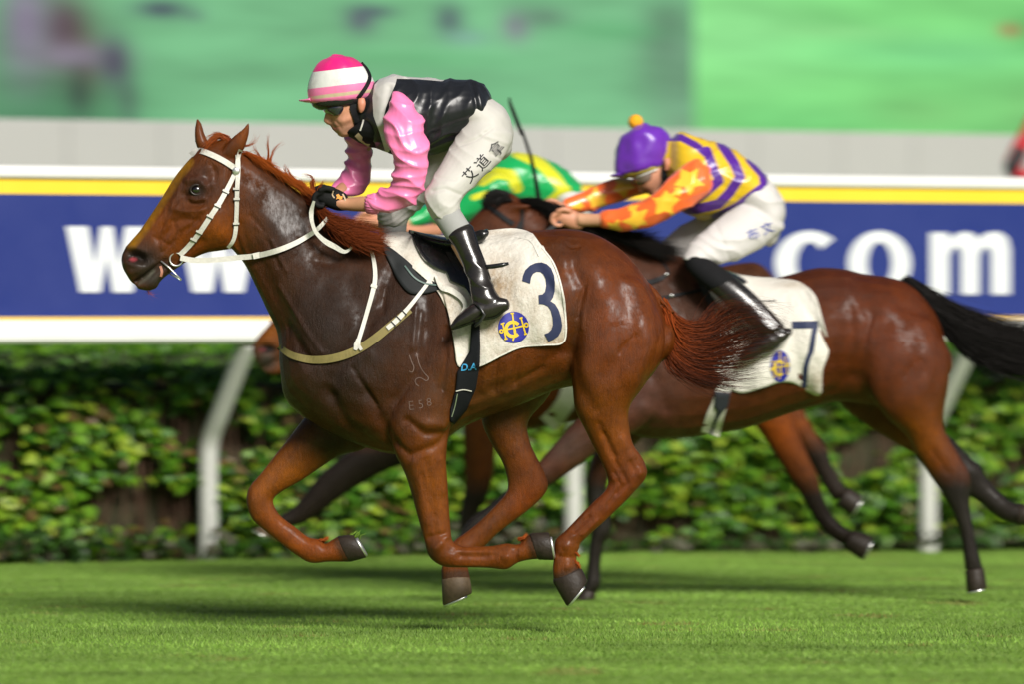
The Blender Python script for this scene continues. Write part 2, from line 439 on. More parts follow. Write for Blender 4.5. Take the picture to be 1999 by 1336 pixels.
def hair(name, guides, n, r, m, parent, **k):
    lab = {x: k.pop(x) for x in ('label',) if x in k}
    V, F, A = strandmesh(guides, n, r, **k)
    return mkobj(name, V, F, m, parent, attrs={'m': A}, kind='stuff', **lab)

# ------------------------------------------------------------------ the setting
BL, BR = np.array([-(CU) * 33.5 / FPX, 33.5 - D0]), np.array([CU * 36.7 / FPX, 36.7 - D0])     # line of the rail on the ground
BD = (BR - BL) / np.linalg.norm(BR - BL); BN = np.array([-BD[1], BD[0]])                        # along it, and away from the track
def bar(u, back=0.):
    """ground point of the line 'back' metres behind the rail that is seen at column u"""
    o = BL + BN * back; k = (u - CU) / FPX      # x = k (y + D0)
    t = (k * (o[1] + D0) - o[0]) / (BD[0] - k * BD[1]); return o + BD * t
def barz(u, v, back=0.):
    p = bar(u, back); return HC + (HZ - v) * (p[1] + D0) / FPX
def gz(x, y):
    """the turf falls a few centimetres towards the far right of the rail"""
    a = np.clip((np.asarray(x) + .5) / 3.5, 0, 1); b = np.clip((np.asarray(y) - 4.5) / 3, 0, 1)
    return -.05 * a * a * (3 - 2 * a) * b * b * (3 - 2 * b)
def grassmat(name, c1, c2, c3):
    def b(t, p):
        vec = coord(t, (.35, 1., 1.)); f = noisetex(t, vec, 2.2, 5, .6); g = noisetex(t, coord(t, (.5, 1, 1)), 11, 6, .7)
        c = mixc(t, mapr(t, f, .35, .65, 0, 1), c1, c2); c = mixc(t, mapr(t, g, .48, .72, 0, .6), c, c3)
        t.links.new(c, p.inputs['Base Color']); p.inputs['Roughness'].default_value = .8; p.inputs['Specular IOR Level'].default_value = .2
        bump(t, p, noisetex(t, coord(t), 60, 5, .7), .5, .02)
    return mat(name, b)
MT['turf'] = grassmat('turf', lin('7c9d42'), lin('71933c'), lin('889f52'))
xs = np.concatenate([[-300, -60, -20, -10], np.linspace(-6, 6, 49), [10, 20, 60, 300]]); ys = np.concatenate([[-60, -30, -20, -12], np.linspace(-8, 14, 60), [20, 40, 90, 300]])
gx, gy = np.meshgrid(xs, ys); gv = np.stack([gx.ravel(), gy.ravel(), gz(gx, gy).ravel()], 1); nx = len(xs)
gf = [(j*nx+i, j*nx+i+1, (j+1)*nx+i+1, (j+1)*nx+i) for j in range(len(ys) - 1) for i in range(nx - 1)]
mkobj('ground', gv, gf, MT['turf'], kind='structure', label='green turf of the racing track')
# grass blades
def blades(n, y_lo, y_hi, hmin, hmax, seed):
    g = np.random.default_rng(seed); y = y_lo + (y_hi - y_lo) * g.random(n); x = (g.random(n) * 2 - 1) * (y + D0) * 1020 / FPX
    k = (bar(0)[0] - x); lim = BL[1] + (x - BL[0]) * BD[1] / BD[0] + .75; ok = y < lim; x, y = x[ok], y[ok]; n = len(x)
    h = hmin + (hmax - hmin) * g.random(n) ** 2; a = g.random(n) * 2 * np.pi; wd = .0022 + .0022 * g.random(n); ln = h * (.3 + .9 * g.random(n)); b = g.random(n) * 2 * np.pi
    z = gz(x, y); V = np.empty((n, 3, 3))
    V[:, 0] = np.stack([x - wd*np.cos(a), y - wd*np.sin(a), z - .004], 1); V[:, 1] = np.stack([x + wd*np.cos(a), y + wd*np.sin(a), z - .004], 1)
    V[:, 2] = np.stack([x + ln*np.cos(b), y + ln*np.sin(b), z + h], 1)
    cl = np.array([lin('7c9f42'), lin('779a3e'), lin('84a348'), lin('72933a'), lin('8aa154')])[g.choice(5, n, p=[.36, .28, .18, .15, .03])]
    lf = np.array([noise.noise(Vector((a_ * .5, b_ * 1.6, 0))) + .6 * noise.noise(Vector((a_ * 1.6, b_ * 5, 7))) for a_, b_ in zip(x, y)]); cl = cl * (1 + .6 * lf)[:, None]
    wr = np.clip((np.array([noise.noise(Vector((a_ * 2.2, b_ * 4, 11))) for a_, b_ in zip(x, y)]) - .42) * 5, 0, .7)[:, None]; cl = cl * (1 - wr) + np.array(lin('8a7a48')) * wr
    return V.reshape(-1, 3), np.repeat(np.clip(cl, .01, 1), 3, 0)
GV, GC = blades(160000, -6.2, 10.5, .008, .022, 3)
mkobj('grass', GV, np.arange(len(GV)).reshape(-1, 3), colmat('grass_blades', .6, .3, .1, 6, .25), smooth=False, col=GC, kind='stuff',
      label='short green grass blades of the track', cat='grass')

# running rail with advertising board -------------------------------------------------
def ext(u0, u1, v0a, v0b, back0, back1, name, m, parent, v1a=None, v1b=None, ends=None, **k):
    """straight bar along the rail line between columns u0..u1; pixel rows top/bottom measured at u=0 (a) and u=1999 (b)"""
    V = []
    for u in (u0, u1):
        for bk in (back0, back1):
            for (ra, rb) in ((v0a, v0b), (v1a, v1b)):
                z = barz(0, ra); p = bar(u) + BN * bk; V.append((p[0], p[1], z))
    F = [(0, 1, 3, 2), (4, 6, 7, 5), (0, 4, 5, 1), (2, 3, 7, 6), (0, 2, 6, 4), (1, 5, 7, 3)]
    return mkobj(name, V, F, m, parent, smooth=False, **k)
def bevelbox(o, w_=.01):
    md = o.modifiers.new('b', 'BEVEL'); md.width = w_; md.segments = 3; md.limit_method = 'ANGLE'; return o
MT['railwhite'] = plain('white_rail_plastic', (.74, .74, .72), .4, nz=.06, ns=4, bmp=.08, bs=30)
MT['boardblue'] = plain('blue_board', lin('182a72'), .5, nz=.05, ns=3)
MT['boardyel'] = plain('yellow_band', lin('f0c832'), .45, nz=.05, ns=3)
MT['letter'] = plain('white_lettering', (.66, .68, .7), .5, nz=.04, ns=6)
rail = empty('running_rail', (*bar(400), 0), label='white running rail with bent posts carrying the blue advertising board', cat='rail')
bevelbox(ext(-1500, 2900, 625, 0, -.06, .07, 'lower_rail', MT['railwhite'], rail, 672, 0), .035)
bevelbox(ext(-1500, 2900, 322, 0, -.03, .05, 'top_rail', MT['railwhite'], rail, 347, 0), .02)
board = empty('advertising_board', (*bar(1000), 1.2), label='long blue advertising board with white web address letters and yellow band', cat='board')
ext(-1500, 2900, 377.6, 0, 0, .03, 'blue_panel', MT['boardblue'], board, 618, 0)
ext(-1500, 2900, 347.3, 0, -.001, .03, 'yellow_band', MT['boardyel'], board, 377.4, 0)
ext(-1500, 2900, 618.2, 0, -.001, .03, 'gold_line', plain('gold_line', lin('d8b24a'), .5), board, 624.6, 0)
for o in (rail, board): pass
def letterpoly(ch):
    """heavy slab-less lower case letters in a unit box (x right, y up, height 1)"""
    def arc(cx, cy, rx, ry, a0, a1, n=18): return [(cx + rx*math.cos(math.radians(a0 + (a1-a0)*i/n)), cy + ry*math.sin(math.radians(a0 + (a1-a0)*i/n))) for i in range(n + 1)]
    if ch == 'w':
        return [[(0, 1), (.33, 1), (.43, .42), (.52, 1), (.70, 1), (.79, .42), (.89, 1), (1.2, 1), (1.0, 0), (.70, 0), (.61, .52), (.52, 0), (.21, 0)]]
    if ch == 'o': return [arc(.5, .5, .5, .52, 0, 360, 36)[:-1], arc(.5, .5, .2, .34, 360, 0, 30)[:-1]]
    if ch == 'c': return [arc(.5, .5, .5, .52, 48, 312, 30) + arc(.5, .5, .2, .34, 318, 42, 26)]
    if ch == 'm':
        return [[(0, 0), (.3, 0), (.3, .62), (.36, .74), (.42, .76), (.48, .72), (.5, .62), (.5, 0), (.78, 0), (.78, .62), (.84, .74), (.90, .76), (.96, .72), (.98, .62), (.98, 0), (1.28, 0), (1.28, .72), (1.24, .9), (1.13, 1.0), (1.0, 1.01), (.86, .97), (.77, .88), (.70, .97), (.58, 1.01), (.44, .98), (.31, .88), (.29, .99), (0, .99)]]
    if ch == '.': return [[(0, 0), (.28, 0), (.28, .26), (0, .26)]]
for ch, u0, u1, vt, vb in (('w', 128, 284, 441, 570), ('w', 348, 500, 443, 570), ('w', 560, 708, 444, 571), ('.', 745, 780, 0, 571), ('.', 1440, 1474, 0, 573), ('c', 1512, 1626, 452, 575), ('o', 1655, 1777, 452, 575), ('m', 1815, 1971, 452, 574)):
    pl = letterpoly(ch); V, F = textmesh('', polys=pl)
    a, b = bar(u0), bar(u1); L = np.linalg.norm(b - a); mx = max(p[0] for q in pl for p in q)
    zb = barz(u0, vb); zt = barz(u0, vt) if vt else zb + (.262)
    hgt = (zt - zb) if vt else 1 * .345
    P = []
    for dpt in (-.006, .001):
        for x, y in V: q = a + BD * L * x / mx + BN * dpt; P.append((q[0], q[1], zb + y * hgt))
    n = len(V); ed = {}
    for f in F:
        for i in range(len(f)):
            e = (f[i], f[(i + 1) % len(f)]); ed[e] = 1
    FF = [tuple(f) for f in F] + [tuple(i + n for i in f[::-1]) for f in F] + [(e[1], e[0], e[0] + n, e[1] + n) for e in ed if (e[1], e[0]) not in ed]
    mkobj('letter', P, FF, MT['letter'], board, smooth=False)
postm = plain('post_plastic', (.5, .5, .47), .5, nz=.1, ns=5, bmp=.1, bs=30)
for u in (-1270, -560, 489, 1207, 1905, 2640):       # goose-neck posts: from under the board back and down to the ground
    p0 = bar(u); zt = barz(0, 668); zk = barz(0, 668) - .50
    P = [(*(p0 + BN * .03), zt - .01), (*(p0 + BN * .07), zt - .06), (*(p0 + BN * .36), zk + .10), (*(p0 + BN * .46), zk - .02), (*(p0 + BN * .49), zk - .14), (*(p0 + BN * .49), .25), (*(p0 + BN * .49), -.08)]
    P = catmull(P[:3], 4)[:-1].tolist() + catmull(P[2:], 5).tolist()
    cord('post', P, .05, postm, rail, seg=14)

# hedge -----------------------------------------------------------------------------
hedge = empty('hedge', (*bar(1000, 1.0), 0), label='leafy yellow-green hedge running behind the white rail', cat='hedge')
HT = .99
def leafbase(seed, ln=1.):
    g = random.Random(seed); V = []; F = []
    prof = [(0, .0), (.14, .34), (.38, .46), (.66, .32), (.88, .12), (1, .0)]
    for i, (t, hw) in enumerate(prof):
        z = -.28 * t * t * (1 + .3 * g.random()); hw *= .9 + .2 * g.random()
        V += [(t, -hw, z + .10 * hw), (t, 0, z - .06), (t, hw, z + .10 * hw)]
    for i in range(len(prof) - 1):
        a = i * 3; F += [(a, a+1, a+4, a+3), (a+1, a+2, a+5, a+4)]
    return np.array(V), F
LEAFC = [lin(c) for c in ('689520', '55831b', '7ea024', '38641a', '93a92d', '2c5018', '46761d', '6a5630')]
leafmat = colmat('hedge_leaf', .45, .45, .12, 40, .3)
leafmesh = []
for k in range(8):
    V, F = leafbase(k); me = bpy.data.meshes.new('leaf'); me.from_pydata([tuple(p) for p in V], [], F); me.polygons.foreach_set('use_smooth', [True] * len(F))
    at = me.attributes.new('Col', 'FLOAT_COLOR', 'POINT'); at.data.foreach_set('color', np.tile((*LEAFC[k], 1), (len(V), 1)).astype(np.float32).ravel())
    me.materials.append(leafmat); leafmesh.append((me, V, F))
def leafmat4(g, u, front):
    """place one leaf: front = on the face towards the track, else on the top"""
    if front:
        z = .03 + (HT - .03) * g.random(); bk = .54 + .22 * g.random() - .05 * math.sin(z * 9 + u * .01)
        if z < .25 and g.random() < .4: z += .3
    else: z = HT - .03 + .07 * g.random(); bk = .66 + .9 * g.random()
    p = bar(u, bk); s = (.042 + .055 * g.random()) * (1 if front else .8)
    out = Vector((-BN[0], -BN[1], 0)) if front else Vector((0, 0, 1))
    d = (out * g.uniform(.1, .9) + Vector((g.gauss(0, .6), g.gauss(0, .6), g.gauss(-.3, .45)))).normalized()
    n = (out * .9 + Vector((0, 0, .7)) + Vector((g.gauss(0, .35), g.gauss(0, .35), g.gauss(0, .35)))).normalized()
    yv = n.cross(d).normalized(); n = d.cross(yv)
    m4 = Matrix((d, yv, n)).transposed().to_4x4(); m4 = Matrix.Translation((p[0], p[1], z)) @ m4 @ Matrix.Diagonal((s, s * .8, s, 1)); return m4
gl = random.Random(11)
def clump(u, z): return noise.noise(Vector((u * .006, z * 3.0, 4.2))) + .5 * noise.noise(Vector((u * .02, z * 8, 1.2)))
def pick(g, u, z):
    left = max(0, 1 - u / 900.); r = g.random()
    if r < .05 + .10 * left: return 7
    if r < .3 + .12 * left: return g.choice((3, 5, 6))
    return g.choice((0, 1, 2, 4, 0, 6, 2))
vis = [(0, 560)] * 4 + [(1230, 1560)] * 3 + [(880, 1110)] + [(1860, 1999)] * 2
k = 0
while k < 300:
    a, b = vis[k % len(vis)]; u = gl.uniform(a, b); m4 = leafmat4(gl, u, True); p = m4.translation
    if clump(u, p.z) < -.12: continue
    m4.translation = p + Vector((-BN[0], -BN[1], 0)) * .05
    lo = bpy.data.objects.new('leaf', leafmesh[pick(gl, u, p.z)][0]); COL.objects.link(lo); lo.parent = hedge; lo.matrix_parent_inverse = Matrix.Translation(hedge.location).inverted(); lo.matrix_basis = m4; k += 1
FV, FF, FC = [], [], []; o_ = 0
for k in range(26000):
    front = k % 5 != 0; u = gl.uniform(-1000, 2500); m4 = leafmat4(gl, u, front)
    if front and clump(u, m4.translation.z) < -.18 + .12 * max(0, 1 - u / 900.): continue
    j = pick(gl, u, 0) if front else gl.choice((5, 3, 6, 1, 3, 0)); me, V, F = leafmesh[j]
    Q = V @ np.array(m4.to_3x3()).T + np.array(m4.translation); FV.append(Q); FF += [tuple(i + o_ for i in f) for f in F]; FC.append(np.tile(LEAFC[j], (len(V), 1))); o_ += len(V)
mkobj('foliage', np.vstack(FV), FF, leafmat, hedge, col=np.vstack(FC), kind='stuff')
# twigs and the dark woody inside
tv = []
for k in range(620):
    u = gl.uniform(-980, 2480); p = bar(u, gl.uniform(.66, .9)); h = gl.uniform(.5, 1.02); q = bar(u + gl.gauss(0, 18), gl.uniform(.6, .84))
    mid = (p + q) / 2 + np.array([gl.gauss(0, .04), gl.gauss(0, .04)])
    tv.append(cord(None, [(*p, 0), (*mid, h * .5), (*q, h)], [.007, .005, .003], None, None, seg=5))
tv, tf = join(tv); mkobj('twigs', tv, tf, plain('twig_bark', lin('5a4030'), .8, nz=.4, ns=60), hedge, kind='stuff')
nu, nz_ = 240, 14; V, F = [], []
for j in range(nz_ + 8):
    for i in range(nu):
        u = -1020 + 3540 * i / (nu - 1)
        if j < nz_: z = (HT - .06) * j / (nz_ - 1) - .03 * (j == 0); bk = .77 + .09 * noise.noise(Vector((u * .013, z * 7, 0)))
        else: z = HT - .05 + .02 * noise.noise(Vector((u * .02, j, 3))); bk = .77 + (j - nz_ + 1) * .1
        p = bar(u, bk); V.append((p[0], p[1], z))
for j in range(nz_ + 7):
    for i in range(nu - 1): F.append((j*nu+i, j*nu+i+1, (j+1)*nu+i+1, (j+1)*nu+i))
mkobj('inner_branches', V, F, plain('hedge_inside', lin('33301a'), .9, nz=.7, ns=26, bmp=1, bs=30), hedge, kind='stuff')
hedge2 = empty('clipped_hedge', (*bar(1000, 2.7), 0), label='low clipped hedge seen as a bright strip just under the rail', cat='hedge')
FV, FF, FC = [], [], []; o_ = 0
for k in range(7800):
    u = gl.uniform(-1000, 2500); top = gl.random() < .75; bk = gl.uniform(2.25, 3.4) if top else gl.uniform(2.2, 2.32); z = 1.10 + .05 * gl.random() if top else gl.uniform(.75, 1.12); p = bar(u, bk)
    d = Vector((gl.gauss(0, 1), gl.gauss(0, 1), gl.gauss(.2, .5))).normalized(); q = d.orthogonal().normalized(); s_ = gl.uniform(.03, .06); j = gl.choice((1, 3, 6, 0)); V = leafmesh[j][1]
    FV.append(V @ (np.array(Matrix((d, q, d.cross(q))).transposed()) * s_).T + np.array([p[0], p[1], z])); FF += [tuple(i + o_ for i in f) for f in leafmesh[j][2]]; FC.append(np.tile(LEAFC[j], (len(V), 1))); o_ += len(V)
mkobj('foliage', np.vstack(FV), FF, leafmat, hedge2, col=np.vstack(FC), kind='stuff')
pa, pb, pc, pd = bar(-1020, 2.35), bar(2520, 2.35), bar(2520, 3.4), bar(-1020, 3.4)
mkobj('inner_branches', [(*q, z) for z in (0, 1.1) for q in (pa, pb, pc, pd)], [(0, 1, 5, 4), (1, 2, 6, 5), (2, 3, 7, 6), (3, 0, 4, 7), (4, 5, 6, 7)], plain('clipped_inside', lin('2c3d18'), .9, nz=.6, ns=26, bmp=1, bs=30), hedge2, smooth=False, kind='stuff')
# leaf litter and low plants at the foot of the hedge on the left
lv, lf, lc, o_ = [], [], [], 0
for k in range(700):
    u = gl.uniform(-60, 1150) if k % 3 else gl.uniform(1150, 2060); p = bar(u, gl.uniform(.34, .62)); me, V, F = leafmesh[gl.choice((3, 5, 5, 7, 3))]
    z = .16 * gl.random() ** 1.6 * (1 if u < 1150 else .35); d = Vector((gl.gauss(0, 1), gl.gauss(0, 1), gl.gauss(0, .4))).normalized(); q = d.orthogonal(); s = gl.uniform(.03, .075)
    m3 = np.array(Matrix((d, q, d.cross(q))).transposed()) * s; lv.append(V @ m3.T + np.array([p[0], p[1], z + .01])); lf += [tuple(i + o_ for i in f) for f in F]; o_ += len(V)
    lc.append(np.tile(lin(gl.choice(('2c4a1a', '35551f', '4a4a34', '264018', '5b5a48'))), (len(V), 1)))
mkobj('ground_cover', np.vstack(lv), lf, leafmat, None, col=np.vstack(lc), kind='stuff', label='dark low plants and fallen leaves along the foot of the hedge', cat='ground cover')
# concrete wall and video screen behind the track ------------------------------------
WB = 11.0
def far_z(v): p = bar(0, WB); return HC + (HZ - v) * (p[1] + D0) / FPX
wall = empty('wall', (*bar(1000, WB), 0), label='long plain pale grey wall below the video screen', cat='wall')
wm = plain('grey_wall', (.36, .357, .35), .75, nz=.06, ns=1.2, bmp=.1, bs=10)
us = [-2600, -1900, -1300, -850, -500, -150, 132, 318, 505, 742, 1080, 1310, 1475, 1640, 1785, 2120, 2600, 3300]
for a, b in zip(us[:-1], us[1:]):
    pa, pb = bar(a, WB), bar(b, WB); g_ = .002; dl = BD * g_; V = []
    for p in (pa + dl, pb - dl):
        for bk in (0, .2): V += [(*(p + BN * bk), z) for z in (-.1, far_z(231))]
    bevelbox(mkobj('panel', V, [(0, 1, 3, 2), (4, 6, 7, 5), (0, 4, 5, 1), (2, 3, 7, 6), (0, 2, 6, 4), (1, 5, 7, 3)], wm, wall, smooth=False), .01)
pa, pb = bar(-2600, WB + .1), bar(3300, WB + .1)
mkobj('backing', [(*pa, -.1), (*pb, -.1), (*pb, far_z(240)), (*pa, far_z(240))], [(0, 1, 2, 3)], wm, wall)
screen = empty('video_screen', (*bar(1000, WB + .4), 3), label='huge lit video screen showing blurred green turf and galloping legs', cat='screen')
def screenmat(name):
    def b(t, p):
        a = attr(t, 'Col'); p.inputs['Base Color'].default_value = (.01, .01, .01, 1); p.inputs['Roughness'].default_value = .5; p.inputs['Specular IOR Level'].default_value = .1
        t.links.new(a.outputs['Color'], p.inputs['Emission Color']); p.inputs['Emission Strength'].default_value = 1.0
    return mat(name, b)
sm = screenmat('screen_light')
def panel(u0, u1, name, base, bl, streak):
    nu, nv = 130, 70; V, C, F = [], [], []
    uu = np.linspace(u0, u1, nu); vv = np.linspace(-420, 262, nv); U, Vv = np.meshgrid(uu, vv); c = blobs(U.ravel(), Vv.ravel(), base, bl)
    for i, (a, b) in enumerate(zip(U.ravel(), Vv.ravel())):
        p = bar(a, WB + .32); V.append((p[0], p[1], far_z(b)))
        s = noise.noise(Vector((a * .0035, b * .02, streak))) * .22 + noise.noise(Vector((a * .012, b * .06, streak + 3))) * .10; c[i] = c[i] * (1 + s)
    F = [(j*nu+i, j*nu+i+1, (j+1)*nu+i+1, (j+1)*nu+i) for j in range(nv - 1) for i in range(nu - 1)]
    o = mkobj(name, V, F, sm, screen, col=c)
    md = o.modifiers.new('s', 'SOLIDIFY'); md.thickness = .25; md.offset = -1
    return o
G1, PU, DK = lin('74b884'), lin('6a6275'), lin('32604a')
panel(-500, 1322, 'screen_panel', G1, [(60, 200, 190, 120, lin('3f7f55'), .9), (0, 60, 90, 200, lin('5a7a66'), .6), (95, 55, 62, 85, lin('5a4a50'), 1.1), (20, 40, 45, 100, lin('877d93'), 1.), (140, 120, 30, 60, lin('5f4a3c'), .8), (120, 105, 80, 26, lin('8a7f92'), .9), (195, 115, 32, 55, lin('4d4a5c'), 1.1), (125, 185, 24, 60, lin('33473f'), 1.),
    (222, 195, 18, 60, lin('4a5a58'), .8), (285, 8, 60, 20, lin('3f4658'), 1.), (350, 20, 15, 10, lin('55606a'), .7), (672, 20, 30, 28, lin('5a5b6e'), 1.), (700, 2, 40, 12, lin('50566a'), .9), (845, 15, 28, 36, lin('4f5c66'), 1.), (880, 50, 40, 16, lin('7aa497'), .8), (975, 25, 26, 32, lin('7d7488'), 1.), (1030, 5, 50, 26, lin('5c7468'), .8), (760, 95, 200, 20, lin('5aa86c'), .5),
    (1270, 40, 52, 75, lin('52705c'), 1.), (1290, 140, 70, 120, lin('6f9b7c'), .8), (1160, 30, 110, 22, lin('4f9a62'), .6), (1310, 240, 70, 40, lin('75947a'), .7), (60, 235, 200, 40, lin('4c8a60'), .5)], 1.3)
panel(-2600, -500, 'screen_panel', G1, [], 8.2)
panel(2600, 3300, 'screen_panel', lin('77d07c'), [], 2.2)
panel(1322, 2600, 'screen_panel', lin('7dd67c'), [(1400, 30, 180, 110, lin('8fe08f'), .8), (1800, 60, 260, 40, lin('74cb84'), .7), (1990, 10, 60, 40, lin('5aa85c'), .9), (1936, 6, 18, 14, lin('a85848'), 1.), (1760, 190, 120, 40, lin('76b46a'), .6), (1990, 180, 90, 60, lin('6fae66'), .7), (1500, 210, 200, 40, lin('6fca76'), .6), (1600, 20, 120, 14, lin('8fd88a'), .6)], 5.1)

# ------------------------------------------------------------------ horses
def hoof(parent, cor, sole, hw, y, y0, m, name='hoof'):
    """horn capsule from the coronet segment to the sole segment, with a steel shoe"""
    a0, b0, a1, b1 = [W(p[0], p[1], y0 + y) for p in (*cor, *sole)]; seg = 18; V = []
    th = np.linspace(0, 2 * np.pi, seg, endpoint=False)
    for k, f in enumerate((-.12, 0, .5, .93, 1.0)):
        A, B = a0 + (a1 - a0) * f, b0 + (b1 - b0) * f; c, r = (A + B) / 2, (A - B) / 2; sc_ = (.9, 1, 1.04, 1.06, 1.0)[k]
        V += [c + r * math.cos(t) * sc_ + np.array([0, 1, 0]) * hw * sc_ * math.sin(t) * (1 + .12 * f) for t in th]
    n = 5; F = [(i*seg+k, i*seg+(k+1) % seg, (i+1)*seg+(k+1) % seg, (i+1)*seg+k) for i in range(n-1) for k in range(seg)]
    F += [tuple(range(seg))[::-1], tuple((n-1)*seg + k for k in range(seg))]
    o = mkobj(name, V, F, m, parent)
    c, r = (a1 + b1) / 2, (a1 - b1) / 2; nrm = np.cross(r, [0, 1, 0]); nrm /= np.linalg.norm(nrm); out = c - (a0 + b0) / 2
    if np.dot(nrm, out) < 0: nrm = -nrm
    P = [c + nrm * .003 + r * .9 * math.cos(t) + np.array([0, 1, 0]) * hw * 1.0 * math.sin(t) for t in np.linspace(-2.35, 2.35, 20)]
    cord('horseshoe', P, .0062, MT['steel'], o, seg=6)
    return o

coat3, coatb, coatg = coatmat('chestnut_coat', .42, .5), coatmat('bay_coat', .43, .38), coatmat('brown_coat', .5, .2)
def vivid(c, k, s=1.3):
    g = c.mean(1, keepdims=True); return np.clip(g + (c - g) * s, .0015, 1) * k * np.array([.92, 1.04, .92])
# ---- the leading chestnut, number 3
H3 = empty('racehorse', (W(900, 0, 0)[0], 0, 0), label='gleaming chestnut racehorse in front, white bridle, cloth numbered 3', cat='horse', group='racehorses at full gallop')
Y3 = 0.
trunk3 = [(455, 290, 455, 488, .085, 0, .1), (500, 315, 476, 514, .088, 0, .15), (548, 348, 497, 555, .095, 0, .2), (595, 382, 519, 602, .108, 0, .25), (642, 420, 542, 655, .13, 0, .3), (692, 446, 546, 720, .165, 0, .3),
    (735, 455, 557, 778, .195, 0, .3), (775, 456, 600, 820, .215, 0, .3), (812, 458, 690, 866, .225, 0, .3), (848, 461, 775, 888, .235, 0, .28), (890, 464, 850, 872, .248, 0, .22), (930, 464, 905, 834, .262, 0, .15), (980, 459, 965, 810, .272, 0, .1),
    (1030, 451, 1020, 790, .272, 0, .05), (1080, 447, 1072, 768, .268, 0, 0), (1130, 448, 1122, 755, .265, 0, -.05), (1180, 465, 1165, 760, .265, 0, -.05), (1225, 499, 1202, 770, .25, 0, 0), (1261, 545, 1236, 765, .215, 0, 0), (1287, 592, 1266, 742, .165, 0, 0), (1300, 630, 1292, 705, .09, 0, 0)]
head3 = [(430, 272, 480, 335, .066, 0), (398, 284, 482, 400, .085, 0, -.05), (374, 306, 474, 452, .098, 0, .0), (354, 328, 457, 482, .102, 0, .1), (337, 351, 430, 489, .095, 0, .15), (318, 382, 404, 493, .08, 0, .1), (302, 407, 380, 503, .066, 0, 0), (287, 429, 357, 515, .056, 0, -.05), (272, 451, 337, 525, .052, 0, -.05),
    (257, 468, 318, 530, .054, 0, 0), (244, 485, 302, 533, .058, 0, .05), (237, 503, 285, 540, .056, 0, .1), (240, 523, 268, 548, .042, 0), (250, 541, 264, 553, .025, 0)]
chin3 = [(345, 505, 352, 519, .03, 0), (322, 515, 333, 532, .036, 0), (304, 524, 314, 548, .042, 0), (291, 535, 305, 562, .043, 0), (277, 545, 290, 567, .038, 0), (267, 553, 275, 565, .026, 0)]
ear3n = [(430, 296, 463, 308, .022, -.055), (443, 279, 476, 292, .026, -.06), (458, 264, 483, 273, .02, -.065), (473, 252, 487, 257, .012, -.068), (483, 240, 488, 242, .005, -.07)]
ear3f = [(388, 296, 416, 292, .022, .06), (381, 276, 408, 279, .026, .062), (380, 256, 399, 260, .02, .065), (382, 241, 394, 243, .012, .068), (384, 232, 388, 233, .005, .07)]
nh3 = [(1105, 540, 1262, 560, .09, -.15), (1106, 630, 1297, 640, .115, -.165), (1112, 705, 1291, 700, .12, -.17), (1117, 758, 1256, 756, .11, -.17), (1122, 800, 1228, 796, .092, -.168), (1141, 838, 1228, 833, .074, -.162), (1158, 872, 1236, 868, .06, -.158), (1177, 910, 1256, 899, .052, -.155), (1187, 940, 1263, 928, .048, -.155),
    (1180, 960, 1240, 960, .042, -.155), (1158, 981, 1192, 1008, .036, -.155), (1130, 1010, 1160, 1037, .034, -.155), (1104, 1037, 1134, 1061, .036, -.155), (1084, 1056, 1131, 1070, .041, -.155), (1082, 1082, 1126, 1085, .036, -.155), (1079, 1112, 1127, 1106, .037, -.155), (1081, 1136, 1134, 1116, .04, -.155)]
fh3 = [(960, 700, 1110, 700, .09, .15), (945, 770, 1070, 775, .1, .165), (941, 822, 1032, 822, .085, .165), (957, 863, 1034, 862, .068, .16), (980, 902, 1048, 894, .056, .155), (990, 935, 1064, 925, .05, .155), (990, 958, 1069, 955, .046, .155), (978, 976, 1040, 990, .04, .155), (940, 1015, 976, 1039, .036, .155), (910, 1040, 946, 1068, .036, .155), (885, 1058, 926, 1084, .042, .155), (868, 1084, 914, 1100, .036, .155), (862, 1112, 914, 1112, .036, .155), (862, 1132, 918, 1130, .04, .155)]
nf3 = [(790, 640, 880, 660, .08, -.14), (770, 740, 888, 740, .10, -.155), (755, 820, 888, 800, .10, -.165), (768, 878, 876, 850, .085, -.168), (790, 925, 871, 900, .07, -.165), (803, 965, 874, 950, .058, -.16), (816, 1012, 877, 1000, .049, -.158), (828, 1055, 880, 1040, .046, -.156), (838, 1088, 884, 1058, .047, -.156), (866, 1107, 898, 1066, .044, -.156),
    (910, 1109, 914, 1068, .036, -.156), (955, 1110, 958, 1067, .034, -.156), (988, 1113, 988, 1062, .041, -.156), (1010, 1100, 1012, 1064, .036, -.156), (1034, 1094, 1026, 1050, .037, -.156), (1050, 1093, 1036, 1044, .04, -.156)]
ff3 = [(640, 770, 740, 860, .08, .14), (595, 815, 705, 880, .095, .155), (564, 856, 664, 890, .08, .16), (538, 888, 628, 912, .064, .16), (512, 922, 590, 938, .052, .158), (487, 952, 548, 962, .047, .156), (481, 980, 533, 978, .048, .156), (491, 1012, 540, 998, .043, .156), (514, 1035, 552, 1012, .036, .156), (545, 1060, 576, 1030, .034, .156), (577, 1084, 602, 1050, .036, .156), (606, 1100, 624, 1054, .041, .156), (640, 1098, 634, 1063, .036, .156), (668, 1098, 650, 1054, .037, .156), (682, 1098, 660, 1048, .04, .156)]
dock3 = [(1255, 545, 1285, 570, .03, 0), (1280, 580, 1300, 590, .028, 0), (1296, 605, 1318, 608, .024, 0)]
m3 = fuse([loft(r, Y3, seg=28) for r in (trunk3, head3, chin3, nh3, fh3, nf3, ff3, dock3)] + [loft(r, Y3, seg=14) for r in (ear3n, ear3f)], .0062, 4)
m3.smooth(26, discs(m3, [(1180, 660, 130), (840, 700, 130), (680, 800, 110), (1010, 740, 90), (470, 400, 70), (640, 560, 120), (1180, 520, 100), (860, 830, 50)]))
